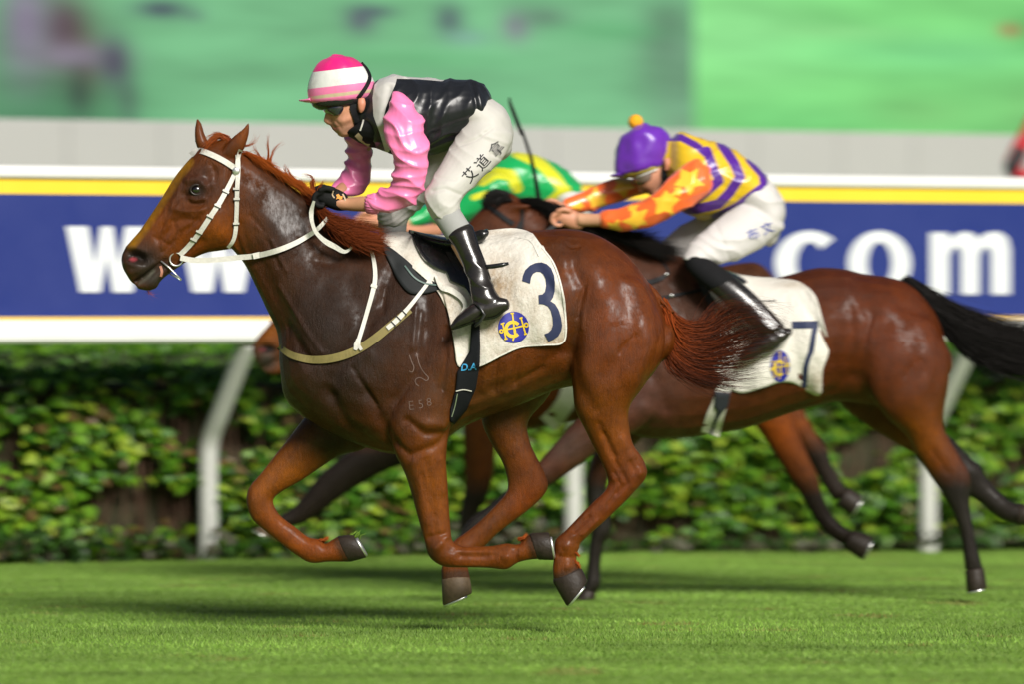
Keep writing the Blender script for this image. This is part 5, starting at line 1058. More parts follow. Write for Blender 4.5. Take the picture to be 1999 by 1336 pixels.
c7 = c7 * (1 - .97 * leg[:, None]) + np.array((.009, .008, .0075)) * .97 * leg[:, None]
mkobj('body', m7.V, m7.F, coatb, H7, col=vivid(c7, .74, 1.15)); B7 = m7.bvh()
def xp(u, v, s, o, p, rot=0.): a, b = (u - o[0]) * s, (v - o[1]) * s; return p[0] + a * math.cos(rot) - b * math.sin(rot), p[1] + a * math.sin(rot) + b * math.cos(rot)
eyeball(H7, B7, *xp(384, 370, **hp7), .021, Y7)
hoof(H7, ((1884, 1119), (1921, 1112)), ((1888, 1157), (1926, 1149)), .046, -.155, Y7, MT['hoof'])
hoof(H7, ((1986, 1027), (1992, 984)), ((2017, 1024), (2014, 990)), .046, .155, Y7, MT['hoof'])
hoof(H7, ((890, 1058), (925, 1066)), ((880, 1092), (920, 1096)), .046, -.156, Y7, MT['hoof'])
hoof(H7, ((1134, 1152), (1163, 1160)), ((1120, 1175), (1160, 1177)), .046, .156, Y7, MT['hoof'])
blackhair = hairmat('black_hair', (.004, .0036, .0034), (.012, .010, .009))
gm = [PW(p, Y7) for p in ([(1010, 396, -.02), (1040, 392, -.05), (1072, 405, -.07), (1090, 428, -.08)], [(1040, 396, -.02), (1062, 400, -.06), (1082, 418, -.08), (1088, 432, -.09)], [(1080, 404, -.02), (1110, 420, -.06), (1150, 446, -.09), (1180, 462, -.1)], [(1120, 418, -.02), (1155, 435, -.07), (1200, 452, -.1), (1262, 450, -.1)], [(1160, 436, -.02), (1200, 450, -.08), (1250, 466, -.1), (1285, 462, -.1)], [(1200, 454, -.02), (1240, 466, -.08), (1280, 478, -.1), (1320, 488, -.1)], [(1240, 470, -.02), (1270, 480, -.08), (1300, 490, -.1), (1335, 494, -.1)], [(1180, 445, -.03), (1210, 468, -.1), (1260, 486, -.13), (1310, 496, -.13)])]
hair('mane', gm, 2200, .0021, blackhair, H7, jit=(.01, .02), seed=31, curl=.008)
hair('forelock', [PW(p, Y7) for p in ([(995, 392, -.03), (970, 380, -.05), (952, 392, -.06), (948, 410, -.06)], [(1000, 388, 0), (970, 374, 0), (950, 384, -.02), (945, 402, -.03)], [(1000, 390, .02), (985, 376, .02), (962, 376, .02), (948, 390, .02)], [(1000, 394, -.05), (985, 390, -.07), (970, 400, -.09), (958, 412, -.09)])], 600, .0022, blackhair, H7, jit=(.008, .015), seed=32)
gt = [PW(p, Y7) for p in ([(1765, 547, 0), (1800, 562, 0), (1850, 592, 0), (1910, 622, 0), (1970, 640, 0), (2070, 640, 0)], [(1778, 556, -.02), (1815, 580, -.02), (1870, 614, -.02), (1930, 640, -.02), (2000, 652, -.02), (2090, 660, -.02)], [(1790, 570, -.03), (1830, 604, -.03), (1885, 640, -.04), (1940, 664, -.04), (2000, 680, -.04), (2090, 690, -.03)], [(1800, 582, -.02), (1838, 626, -.02), (1890, 668, -.03), (1945, 692, -.03), (2000, 706, -.03), (2080, 715, -.03)], [(1812, 594, 0), (1842, 640, 0), (1885, 684, -.01), (1940, 715, -.01), (1995, 728, 0), (2060, 735, 0)], [(1800, 575, .03), (1838, 615, .03), (1890, 655, .04), (1950, 680, .04), (2010, 695, .04), (2080, 700, .03)])]
hair('tail', gt, 3200, .0022, blackhair, H7, pts=11, jit=(.01, .03), seed=33, curl=.012)
# tack of 7
br7 = empty('bridle', W(980, 430, Y7), label='black leather bridle on the bay horse behind the chestnut', cat='bridle')
strap('browband', [(940, 398), (948, 398), (965, 410), (985, 425), (1003, 437)], 9, B7, Y7, MT['scarf'], br7, th=.006)
for sd in (-1, 1):
    strap('cheek_strap', [xp(a, b, **hp7) for a, b in cheek], 8, B7, Y7, MT['scarf'], br7, side=sd)
strap('throat_latch', [xp(a, b, **hp7) for a, b in thl], 7, B7, Y7, MT['scarf'], br7)
bx, by = xp(344, 506, **hp7); ring('bit_ring', W(bx, by, (hit(B7, bx, by, Y7) or Y7 - .05) - .008), .027, .004, MT['steel'], br7)
P = [(bx, by), (930, 545), (1010, 500), (1070, 450), (1095, 432)]; strap('rein', P, 8, B7, Y7, MT['black'], br7, ys=[-.09, -.13, -.14, -.13, -.12])
bc7 = empty('breast_girth', W(1320, 560, Y7 - .2), label='black breast straps with small metal buckles on the bay', cat='harness')
strap('neck_strap', [(1270, 486), (1288, 506), (1302, 522), (1305, 535)], 4, B7, Y7, MT['scarf'], bc7)
strap('neck_strap', [(1305, 533), (1290, 543), (1268, 550), (1230, 556)], (6, 9, 9, 8), B7, Y7, MT['scarf'], bc7, th=.007)
strap('chest_band', [(1385, 562), (1350, 570), (1315, 576), (1290, 582), (1240, 590), (1190, 600), (1140, 610)], (5, 6, 7, 14, 14), B7, Y7, MT['scarf'], bc7, th=.006)
for a, b in ((1301, 535), (1311, 576)):
    V, F = ball(W(a, b, (hit(B7, a, b, Y7) or Y7 - .2) - .014), (.008, .006, .008), 10, 8); mkobj('buckle', V, F, MT['steel'], bc7)
sd7 = empty('saddle_cloth', W(1530, 640, Y7 - .28), label='white saddle cloth numbered 7 with blue badge on the bay', cat='saddle cloth')
_, CB7 = cloth('cloth', sd7, [(1405, 522), (1440, 534), (1480, 540), (1520, 542), (1545, 545), (1562, 550)], [(1385, 560), (1392, 640), (1400, 730), (1440, 768), (1490, 758), (1525, 748), (1555, 752), (1575, 766), (1602, 773), (1606, 725), (1618, 684), (1606, 626), (1594, 582), (1580, 562)], B7, Y7, clm, off=.012, nu=70, nv=46,
    sag=lambda i, j: .012 * j * np.sin(i * 26 + 2.5 * j) * np.clip(j * 1.6 - .4, 0, 1) + .005 * np.sin(i * 60) * j ** 3, colf=lambda a, b: blobs(a, b, (.05, 0, 0), [(1590, 750, 20, 30, (.7, 0, 0), 1), (1450, 640, 40, 40, (.5, 0, 0), 1), (1560, 555, 40, 8, (.5, 0, 0), 1)]))
z7 = [(1480 + a / 3.339, 480 + b / 3.339) for a, b in [(218, 492), (390, 488), (393, 525), (378, 590), (372, 650), (362, 695), (342, 740), (328, 790), (322, 850), (318, 928), (287, 926), (289, 850), (292, 800), (305, 750), (325, 695), (336, 640), (342, 590), (352, 537), (222, 538)]]
V, F = textmesh('', polys=[z7]); decal('number', V, F, CB7, Y7, MT['navy'], sd7)
badge(sd7, (1523, 716), 19, 31, CB7, Y7, .08)
strap('stitch_line', [(1478, 586), (1500, 587), (1515, 586)], 2, CB7, Y7, MT['ink'], sd7, off=.002, th=.002)
sa7 = empty('saddle', W(1440, 540, Y7), label='black racing saddle with white-edged girth on the bay horse', cat='saddle')
V, F = loft([(1380, 512, 1388, 530, .04, 0), (1410, 524, 1414, 548, .12, 0), (1435, 534, 1438, 556, .13, 0), (1455, 544, 1456, 560, .1, 0)], Y7); mkobj('seat', V, F, MT['black'], sa7)
strap('girth', [(1420, 740), (1412, 765), (1405, 790), (1396, 815), (1386, 850)], (22, 28, 30, 34, 36), B7, Y7, MT['strap'], sa7, off=.006, th=.006)
patch('girth_pad', [(1396, 766), (1426, 768), (1421, 795), (1410, 806), (1402, 818), (1390, 850), (1386, 851), (1397, 815), (1400, 804), (1394, 796)], B7, Y7, plain('navy_elastic', lin('23262e'), .7), sa7, off=.016, th=.004)
strap('flap', [(1362, 545), (1375, 565), (1390, 590), (1402, 600)], (5, 14, 16, 6), B7, Y7, MT['rubber'], sa7, off=.014, th=.008)

# ---- jockey of number 7
J7 = empty('person', W(1430, 540, Y7), label='jockey with purple pompom cap, orange sleeves and purple striped yellow jacket', cat='person', group='jockeys riding the race')
tor7 = [(1308, 270, 1300, 350, .075, 0), (1331, 256, 1322, 402, .15, 0), (1367, 268, 1350, 423, .19, 0), (1408, 279, 1385, 428, .185, 0), (1448, 301, 1420, 421, .175, 0), (1481, 326, 1454, 409, .162, 0), (1498, 347, 1480, 398, .14, 0), (1500, 368, 1492, 386, .09, 0)]
sn7 = [(1350, 312, 1390, 345, .06, -.16), (1322, 332, 1388, 372, .07, -.19), (1290, 364, 1342, 406, .066, -.21), (1255, 392, 1276, 440, .058, -.2), (1215, 402, 1222, 451, .05, -.17), (1176, 412, 1180, 446, .044, -.14)]
sf7 = [(1262, 350, 1310, 370, .06, .16), (1232, 350, 1262, 380, .06, .18), (1196, 347, 1215, 391, .056, .17), (1150, 368, 1166, 410, .048, .14), (1104, 387, 1119, 418, .042, .1)]
hip7 = [(1470, 320, 1440, 415, .15, 0), (1502, 350, 1452, 425, .16, 0), (1526, 382, 1470, 440, .165, 0), (1534, 416, 1482, 470, .15, 0), (1524, 450, 1497, 479, .1, 0)]
tn7 = [(1440, 398, 1530, 448, .085, -.09), (1400, 430, 1480, 488, .086, -.13), (1368, 455, 1432, 510, .08, -.17), (1345, 478, 1398, 516, .072, -.2), (1335, 496, 1380, 520, .06, -.22)]
tf7 = [(1420, 398, 1500, 450, .085, .09), (1358, 424, 1440, 482, .085, .14), (1308, 455, 1378, 502, .08, .18), (1292, 478, 1350, 512, .07, .2)]
bn7 = [(1334, 508, 1372, 496, .05, -.225), (1342, 526, 1393, 511, .055, -.245), (1366, 550, 1421, 531, .055, -.27), (1392, 572, 1446, 549, .052, -.29), (1422, 600, 1478, 578, .048, -.31), (1452, 630, 1508, 610, .045, -.325), (1480, 652, 1530, 634, .044, -.335)]
ft7 = [(1543, 640, 1537, 662, .03, -.34), (1512, 642, 1514, 682, .037, -.34), (1484, 656, 1492, 692, .038, -.34), (1456, 676, 1468, 704, .034, -.34), (1444, 692, 1450, 706, .02, -.34)]
face7 = [(1218, 340, 1302, 312, .07, 0), (1236, 350, 1304, 328, .07, 0), (1245, 362, 1302, 342, .067, 0), (1252, 370, 1298, 356, .058, 0), (1264, 377, 1292, 368, .042, 0)]
nose7 = [(1240, 350, 1254, 352, .012, 0), (1244, 362, 1258, 362, .013, 0), (1248, 374, 1262, 370, .016, 0)]
neck7 = [(1285, 335, 1315, 300, .055, 0), (1300, 350, 1335, 300, .06, 0)]
arm7 = [(1350, 325, 1380, 345, .05, -.17), (1300, 375, 1330, 400, .05, -.2), (1215, 412, 1222, 442, .038, -.17), (1176, 416, 1178, 442, .034, -.14), (1145, 416, 1147, 442, .03, -.12), (1128, 414, 1130, 442, .034, -.11)]
armf7 = [(1240, 360, 1260, 375, .045, .18), (1150, 376, 1160, 402, .036, .14), (1112, 392, 1118, 414, .031, .1), (1092, 396, 1096, 418, .034, .07)]
mj = fuse([loft(r, Y7, sh=.84) for r in (tor7, hip7, tn7, tf7)] + [loft([(1350, 510, 1380, 505, .04, -.23), (1440, 595, 1465, 585, .03, -.31), (1490, 645, 1520, 640, .028, -.335)], Y7), loft([(1300, 490, 1345, 505, .05, .2), (1340, 560, 1390, 545, .045, .27), (1430, 630, 1470, 615, .035, .33)], Y7)] + [loft(r, Y7, seg=16) for r in (face7, nose7, neck7, arm7, armf7)], .0055, 4)
mkobj('body', mj.V, mj.F, MT['skin'], J7, col=skincol(mj, [(1262, 372, 8, 4, lin('8f4440'), .9), (1290, 360, 16, 14, lin('8a6252'), .7), (1140, 430, 50, 20, lin('c99a78'), .8)]))
FB7 = mj.bvh()
V, F = loft([(1296, 312, 1306, 308, .008, -.078), (1297, 322, 1308, 318, .011, -.08), (1298, 332, 1305, 330, .007, -.077)], Y7, seg=10); mkobj('ear', V, F, MT['skin'], J7, col=np.tile(lin('c98468'), (len(V), 1)))
h7, _ = glove(J7, Y7, 1108, 428, -.1, MT['skin'], name='hand', k=.9, nm=False)
glove(J7, Y7, 1082, 410, .06, MT['skin'], name='hand', k=.85, nm=False)
mb = fuse([loft(tor7, Y7, seg=28)], .0055, 4); wrinkle(mb, .9, .055, 11, Y7, seed=13, warp=1.2); wrinkle(mb, 1.5, .09, 6, Y7, seed=14, warp=1.4); mb.smooth(2)
u, v = PX(mb.V); st = np.minimum.reduce([dseg(u, v, q) - wq for q, wq in (([(1296, 268), (1330, 268), (1360, 284), (1376, 298)], 7), ([(1380, 294), (1394, 331), (1404, 352), (1379, 374), (1350, 396)], 9), ([(1408, 280), (1434, 319), (1445, 345), (1424, 376), (1403, 398), (1360, 408), (1320, 411)], 9.5), ([(1464, 312), (1489, 340), (1492, 362), (1463, 384), (1439, 403), (1396, 424)], 8))])
mkobj('jacket', mb.V, mb.F, satin('striped_silk', [(0, lin('e0b820')), (.5, lin('53208f'))], rough=.33), J7, attrs={'m': .5 + np.clip(-st / 40, -.45, .45)})
def star(c, r, a0=0.): return [(c[0] + r * (1 if k % 2 == 0 else .52) * math.cos(a0 + k * math.pi / 5), c[1] + r * (1 if k % 2 == 0 else .52) * math.sin(a0 + k * math.pi / 5)) for k in range(10)]
osilk = satin('star_silk', [(0, lin('ff7030')), (.5, lin('ffc63a'))], rough=.3, spec=.7)
for r, sd_, st_ in ((sn7, 15, [((1345, 352), 31, .3), ((1298, 396), 30, 1.), ((1243, 428), 28, .5), ((1198, 445), 18, .2), ((1232, 405), 16, .9), ((1325, 372), 14, .1)]), (sf7, 17, [((1218, 362), 25, .2), ((1165, 388), 26, .8), ((1130, 400), 12, .3)])):
    ms = fuse([loft(r, Y7, seg=20)], .005, 3); wrinkle(ms, .7, .06, 12, Y7, seed=sd_, warp=1.2); wrinkle(ms, 1.3, .1, 5, Y7, seed=sd_ + 40); ms.smooth(2); u, v = PX(ms.V)
    mk = np.maximum.reduce([sdpoly(u, v, star(c, r_, a)) for c, r_, a in st_]) + 6 * vnoise(ms.V, (16, 16, 16), 3); mkobj('sleeve', ms.V, ms.F, osilk, J7, attrs={'m': .5 + np.clip(mk / 30, -.45, .45)})
mp_ = fuse([loft(r, Y7, seg=22) for r in (hip7, tn7, tf7)], .006, 5); mp_.smooth(12, discs(mp_, [(1460, 430, 70)])); wrinkle(mp_, 2.3, .075, 8, Y7, seed=16, warp=1.6)
sculpt(mp_, [(-4, 3, [(1475, 418), (1495, 430), (1505, 460)]), (-3, 3, [(1398, 440), (1415, 480), (1425, 508)])], Y7)
mkobj('breeches', mp_.V, mp_.F, plain('thin_white_breeches', lin('c6c2bf'), .6, nz=.08, ns=14, bmp=.4, bs=20), J7); PB7 = mp_.bvh()
for s_, a, b in (('布', 1462, 470), ('文', 1490, 458)):
    V, F = textuv(s_, a, b, 25, -22); decal('lettering', V, F, PB7, Y7, MT['blueink'], J7, off=.004, maxlen=4)
mo = fuse([loft(bn7, Y7, seg=24), loft(ft7, Y7, seg=18)], .005, 4); wrinkle(mo, 2.3, .13, 4, Y7, seed=21, mask=lambda u, v: np.clip((v - 580) / 30, 0, 1)); bo = mkobj('boot', mo.V, mo.F, MT['boot'], J7); BB = mo.bvh()
strap('boot_seam', [(1428, 538), (1450, 560), (1478, 590), (1505, 622), (1530, 648)], 4, BB, Y7, MT['black'], bo, off=.0, th=.006)
gtr = fuse([loft([(1333, 508, 1371, 495, .053, -.225), (1341, 527, 1394, 510, .058, -.245), (1365, 551, 1422, 530, .058, -.27), (1384, 566, 1436, 542, .056, -.283)], Y7, seg=24, cap=.3)], .006, 3); mkobj('gaiter', gtr.V, gtr.F, plain('neoprene', (.008, .008, .009), .8, spec=.15, bmp=.2, bs=200), J7)
mo = fuse([loft([(1297, 490, 1350, 505, .055, .2), (1330, 550, 1390, 540, .052, .27), (1390, 600, 1440, 585, .048, .31), (1430, 640, 1480, 620, .045, .335)], Y7), loft([(1490, 630, 1488, 655, .03, .34), (1440, 640, 1450, 685, .038, .34), (1395, 680, 1405, 705, .025, .34)], Y7)], .007, 3); mkobj('boot', mo.V, mo.F, MT['boot'], J7)
cap7 = [(1203, 342, 1298, 316, .098, 0), (1200, 328, 1306, 300, .104, 0), (1201, 304, 1311, 284, .106, 0), (1206, 282, 1307, 268, .102, 0), (1217, 262, 1296, 254, .086, 0), (1234, 249, 1280, 246, .055, 0), (1250, 244, 1266, 243, .02, 0)]
V, F = loft(cap7, Y7, seg=40, sub=5, cap=.25); mc = M(V, F); mc.V += mc.normals() * (vnoise(mc.V, (14, 14, 9), 6) * .012 + vnoise(mc.V, (30, 30, 20), 7) * .008)[:, None]
purple = satin('purple_silk', [(0, lin('6a2cae'))], rough=.34, spec=.6, sheen=.15); helm = mkobj('helmet', mc.V, mc.F, purple, J7)
V, F = loft([(1206, 335, 1212, 346, .088, 0), (1199, 339, 1202, 346, .075, 0), (1191, 341, 1192, 345, .04, 0)], Y7, seg=22, cap=.2); mkobj('peak', V, F, purple, helm)
V, F = loft([(1207, 343, 1300, 316, .092, 0), (1216, 349, 1300, 322, .088, 0)], Y7, seg=30, cap=.1); mkobj('helmet_shell', V, F, plain('yellow_shell', lin('9a8a3a'), .4), helm)
V, F = ball(W(1240.8, 237.5, Y7), (.034, .034, .034), 28, 20); mm = M(V, F); mm.V += mm.normals() * (rng.normal(0, .0016, len(V)))[:, None]; mkobj('pompom', mm.V, mm.F, plain('yellow_wool', lin('f2a81c'), .9, bmp=.8, bs=220), helm)
HB = mc.bvh(); strap('head_strap', [(1292, 252), (1298, 275), (1299, 300), (1296, 318)], 5, HB, Y7, purple, helm, off=.002, th=.004)
strap('chin_strap', [(1296, 320), (1297, 340), (1298, 358), (1290, 372)], (8, 14, 14, 10), FB7, Y7, MT['scarf'], helm, off=.005, th=.006)
mkobj('goggles', *loft([(1236, 348, 1284, 330, .077, 0), (1238, 356, 1284, 338, .078, 0), (1244, 361, 1280, 346, .076, 0)], Y7, seg=26, cap=.2), plain('clear_goggle', lin('6a5a50'), .1, spec=.8, coat=.6), J7)
strap('goggle_strap', [(1240, 346), (1262, 338), (1284, 329)], 3, FB7, Y7, MT['strap'], J7, off=.012, th=.003)
whip = empty('riding_whip', W(1050, 388, Y7), label='thin black riding whip held upright beside the purple cap jockey', cat='whip')
cord('shaft', [W(1054, 408, Y7 + .04), W(1051, 385, Y7 + .02), W(1045, 345, Y7), W(1036, 305, Y7), W(1026, 275, Y7), W(1018, 252, Y7)], [.012, .0115, .010, .0085, .0075, .007], MT['scarf'], whip)
V, F = loft([(1021, 262, 1016, 264, .004, 0), (1018, 248, 1010, 250, .006, 0), (1008, 222, 1000, 224, .006, 0), (999, 200, 993, 202, .005, 0), (996, 190, 993, 190, .003, 0)], Y7, seg=10); mkobj('flap', V, F, MT['scarf'], whip)

# ------------------------------------------------------------------ the third horse, mostly hidden, and its jockey in green
YG = 4.4
HG = empty('racehorse', (W(1100, 0, YG)[0], YG, 0), label='brown racehorse farthest back, only muzzle, rump and legs visible between others', cat='horse', group='racehorses at full gallop')
hg = dict(s=.86, o=(240, 515), p=(495, 690), rot=0.)
trg = [(660, 510, 670, 655, .08, 0, .1), (740, 520, 720, 690, .09, 0, .15), (830, 526, 790, 740, .12, 0, .25), (900, 528, 850, 790, .165, 0, .3), (960, 524, 900, 825, .195, 0, .3), (1010, 524, 960, 846, .215, 0, .3), (1060, 528, 1020, 842, .235, 0, .25), (1130, 532, 1090, 829, .255, 0, .15), (1220, 532, 1200, 812, .262, 0, .1), (1310, 527, 1300, 795, .258, 0, 0), (1390, 522, 1380, 780, .255, 0, 0), (1445, 513, 1440, 775, .25, 0, 0), (1482, 514, 1480, 770, .225, 0, 0), (1512, 545, 1508, 745, .17, 0, 0), (1524, 600, 1522, 700, .1, 0, 0)]
nfg = [(900, 730, 1000, 760, .09, -.14), (903, 800, 985, 810, .09, -.155), (904, 850, 970, 850, .075, -.158), (905, 895, 967, 895, .06, -.156), (907, 935, 962, 938, .05, -.156), (904, 968, 950, 974, .046, -.156), (898, 1000, 932, 1005, .038, -.156), (895, 1040, 925, 1043, .037, -.156), (890, 1065, 922, 1070, .038, -.156)]
ffg = [(840, 760, 930, 800, .09, .14), (765, 822, 850, 880, .085, .155), (702, 868, 762, 916, .066, .156), (660, 898, 712, 942, .053, .156), (622, 930, 668, 970, .047, .156), (592, 968, 628, 1000, .046, .156), (570, 992, 598, 1020, .038, .156), (545, 1008, 562, 1032, .036, .156), (525, 1022, 540, 1042, .036, .156)]
nhg = [(1410, 640, 1520, 640, .1, -.14), (1425, 740, 1530, 735, .11, -.16), (1466, 820, 1546, 810, .088, -.16), (1498, 866, 1562, 855, .066, -.157), (1528, 914, 1582, 900, .053, -.155), (1550, 948, 1597, 931, .049, -.155), (1568, 977, 1605, 963, .039, -.155), (1590, 1015, 1621, 1000, .036, -.155), (1612, 1042, 1641, 1022, .041, -.155), (1640, 1062, 1659, 1036, .038, -.155)]
fhg = [(1420, 735, 1520, 735, .1, .15), (1498, 802, 1562, 790, .07, .157), (1543, 852, 1586, 836, .055, .155), (1574, 892, 1613, 874, .048, .155), (1595, 925, 1624, 908, .04, .155), (1608, 951, 1637, 930, .037, .155), (1625, 976, 1651, 952, .04, .155)]
earg = [[(672, 500, 690, 510, .022, -.055), (688, 492, 702, 504, .024, -.06), (705, 490, 712, 496, .01, -.065)], [(672, 498, 690, 508, .022, .055), (688, 490, 702, 502, .024, .06), (705, 488, 712, 494, .01, .065)]]
mg = fuse([loft(r, YG, seg=22) for r in (trg, xf(head3, **hg), xf(chin3, **hg), nfg, ffg, nhg, fhg)] + [loft(r, YG, seg=12) for r in earg], .011, 3)
sculpt(mg, [(-20, 9, [(512, 678), (528, 683)]), (5, 5, [(503, 664), (520, 664), (538, 676)]), (-6, 3, [(516, 720), (535, 708), (550, 696)])], YG); mg.smooth(1)
u, v = PX(mg.V); cg = blobs(u, v, lin('6a3a20'), [(1460, 540, 80, 40, lin('4a3026'), .9), (525, 640, 30, 30, lin('8a5228'), .9), (520, 705, 24, 24, lin('4a4340'), 1.), (522, 682, 17, 8, (.006, .004, .004), 1.6), (512, 684, 4, 3, lin('90454c'), 1.), (1500, 850, 60, 50, lin('9a5220'), .9), (930, 860, 50, 70, lin('6a3a1e'), .8)])
leg = np.clip((v - 925) / 45, 0, 1); leg = np.maximum(leg, (m_ := np.clip((v - 830) / 60, 0, 1)) * (mg.V[:, 1] > YG + .05)); cg = cg * (1 - .95 * leg[:, None]) + np.array((.010, .008, .0075)) * .95 * leg[:, None]
mkobj('body', mg.V, mg.F, coatg, HG, col=vivid(cg, .8)); BG = mg.bvh()
eyeball(HG, BG, *xp(384, 370, **hg), .021, YG)
hoof(HG, ((525, 1022), (541, 1044)), ((496, 1036), (528, 1052)), .046, .156, YG, MT['palehoof'])
hoof(HG, ((888, 1070), (922, 1075)), ((880, 1100), (920, 1104)), .046, -.156, YG, MT['hoof'])
hoof(HG, ((1650, 1073), (1668, 1037)), ((1684, 1094), (1704, 1050)), .046, -.155, YG, MT['hoof'])
hoof(HG, ((1636, 990), (1658, 954)), ((1662, 1008), (1684, 972)), .046, .155, YG, MT['hoof'])
hair('mane', [PW(p, YG) for p in ([(690, 508, 0), (720, 515, -.05), (750, 530, -.08)], [(760, 520, 0), (790, 530, -.06), (820, 545, -.09)], [(830, 525, 0), (860, 535, -.06), (890, 550, -.1)])], 400, .0024, blackhair, HG, jit=(.01, .02), seed=41)
hair('tail', [PW(p, YG) for p in ([(1500, 545, 0), (1540, 580, 0), (1600, 640, 0), (1680, 680, 0)], [(1505, 560, 0), (1540, 610, 0), (1600, 670, 0), (1680, 710, 0)], [(1510, 570, 0), (1540, 640, 0), (1590, 700, 0), (1660, 740, 0)])], 700, .0024, blackhair, HG, jit=(.01, .03), seed=42)
sg = empty('saddle', W(1080, 560, YG), label='racing saddle with wide white girth on the farthest horse', cat='saddle')
V, F = loft([(1010, 512, 1018, 530, .04, 0), (1060, 518, 1064, 545, .13, 0), (1110, 520, 1112, 546, .14, 0)], YG); mkobj('seat', V, F, MT['black'], sg)
strap('girth', [(1120, 740), (1108, 780), (1092, 805), (1076, 822), (1068, 830)], 36, BG, YG, MT['strap'], sg, off=.02, th=.008)
brg = empty('bridle', W(620, 560, YG), label='dark bridle on the farthest horse hidden behind the chestnut neck', cat='bridle')
strap('cheek_strap', [xp(a, b, **hg) for a, b in cheek], 8, BG, YG, MT['black'], brg); strap('browband', [xp(a, b, **hg) for a, b in [(373, 303), (392, 294), (412, 301), (461, 329)]], 8, BG, YG, MT['black'], brg)
JG = empty('person', W(1060, 520, YG), label='jockey in green silks with yellow crescents, half hidden behind the front rider', cat='person', group='jockeys riding the race')
torg = [(945, 315, 940, 375, .09, 0), (985, 299, 975, 398, .17, 0), (1030, 298, 1015, 412, .185, 0), (1072, 312, 1055, 416, .175, 0), (1108, 332, 1092, 408, .155, 0), (1130, 355, 1118, 392, .12, 0)]
sng = [(960, 340, 1005, 372, .065, -.17), (918, 368, 958, 408, .062, -.19), (880, 394, 910, 434, .056, -.18), (845, 412, 862, 446, .048, -.16)]
sfg = [(930, 345, 970, 370, .06, .16), (880, 370, 910, 405, .056, .18), (830, 400, 850, 432, .048, .15), (796, 418, 808, 446, .042, .12)]
hipg = [(1105, 345, 1080, 412, .15, 0), (1135, 368, 1095, 430, .155, 0), (1152, 400, 1110, 452, .145, 0)]
tng = [(1055, 400, 1145, 440, .082, -.1), (1000, 430, 1070, 490, .08, -.17), (960, 468, 1010, 520, .07, -.21)]; tfg = [(r[0] - 20, r[1] - 5, r[2] - 20, r[3] - 5, r[4], -r[5]) for r in tng]
bng = [(960, 500, 1008, 495, .055, -.22), (985, 550, 1030, 540, .05, -.28), (1015, 600, 1058, 590, .046, -.32), (1010, 625, 1066, 618, .04, -.34)]; bfg = [(r[0] - 15, r[1], r[2] - 15, r[3], r[4], -r[5]) for r in bng]
fa = [(872, 335, 940, 318, .07, 0), (880, 350, 940, 338, .07, 0), (892, 362, 935, 355, .055, 0)]
ag = [(860, 416, 872, 440, .036, -.16), (845, 434, 858, 462, .034, -.16), (815, 440, 820, 462, .031, -.15), (780, 434, 784, 456, .03, -.14), (735, 424, 740, 446, .034, -.12), (712, 424, 716, 440, .03, -.11)]
mj = fuse([loft(r, YG, sh=.84) for r in (torg, hipg, tng, tfg, sng, sfg)] + [loft(r, YG, seg=14) for r in (fa, ag, [(925, 345, 955, 325, .055, 0), (945, 355, 970, 325, .06, 0)], [(r[0] + 6, r[1], r[2] - 6, r[3], r[4] * .8, r[5]) for r in bng], [(r[0] + 6, r[1], r[2] - 6, r[3], r[4] * .8, r[5]) for r in bfg])], .008, 3)
mkobj('body', mj.V, mj.F, MT['skin'], JG, col=skincol(mj, []))
for cu_, cv, dy in ((722, 432, -.1), (775, 436, .08)): glove(JG, YG, cu_, cv, dy, MT['skin'], name='hand', k=.8, nm=False)
gsilk = satin('green_silk', [(0, lin('12a455')), (.5, lin('d2d228'))], rough=.33)
for nm_, r, sd_ in (('jacket', torg, 51), ('sleeve', sng, 52), ('sleeve', sfg, 53)):
    ms = fuse([loft(r, YG, seg=22)], .007, 3); wrinkle(ms, .9, .1, 6, YG, seed=sd_); ms.smooth(1); u, v = PX(ms.V)
    mk = np.minimum.reduce([dseg(u, v, q) - wq for q, wq in (([(1008, 296), (1055, 318), (1085, 348), (1112, 388)], 11), ([(942, 352), (968, 337), (998, 341), (1009, 366)], 11), ([(1062, 408), (1088, 388), (1102, 372)], 13), ([(925, 385), (950, 377)], 6), ([(868, 428), (885, 410)], 8))])
    mkobj(nm_, ms.V, ms.F, gsilk, JG, attrs={'m': .5 + np.clip(-mk / 40, -.45, .45)})
ms = fuse([loft(r, YG, seg=20) for r in (hipg, tng, tfg)], .008, 4); mkobj('breeches', ms.V, ms.F, MT['breeches'], JG)
for b_ in (bng, bfg):
    y_ = b_[-1][5]; mo = fuse([loft(b_, YG), loft([(1068, 612, 1066, 640, .032, y_), (1035, 614, 1040, 650, .038, y_), (1000, 640, 1010, 662, .03, y_)], YG)], .008, 3); mkobj('boot', mo.V, mo.F, MT['boot'], JG)
V, F = loft([(868, 338, 942, 320, .098, 0), (868, 320, 948, 302, .104, 0), (876, 296, 944, 286, .098, 0), (892, 280, 930, 275, .06, 0), (906, 274, 918, 273, .02, 0)], YG, seg=32, cap=.25); helm = mkobj('helmet', V, F, gsilk, JG, attrs={'m': np.zeros(len(V))})
V, F = loft([(873, 330, 876, 340, .085, 0), (860, 338, 862, 342, .04, 0)], YG, seg=18, cap=.2); mkobj('peak', V, F, gsilk, helm, attrs={'m': np.zeros(len(V))})

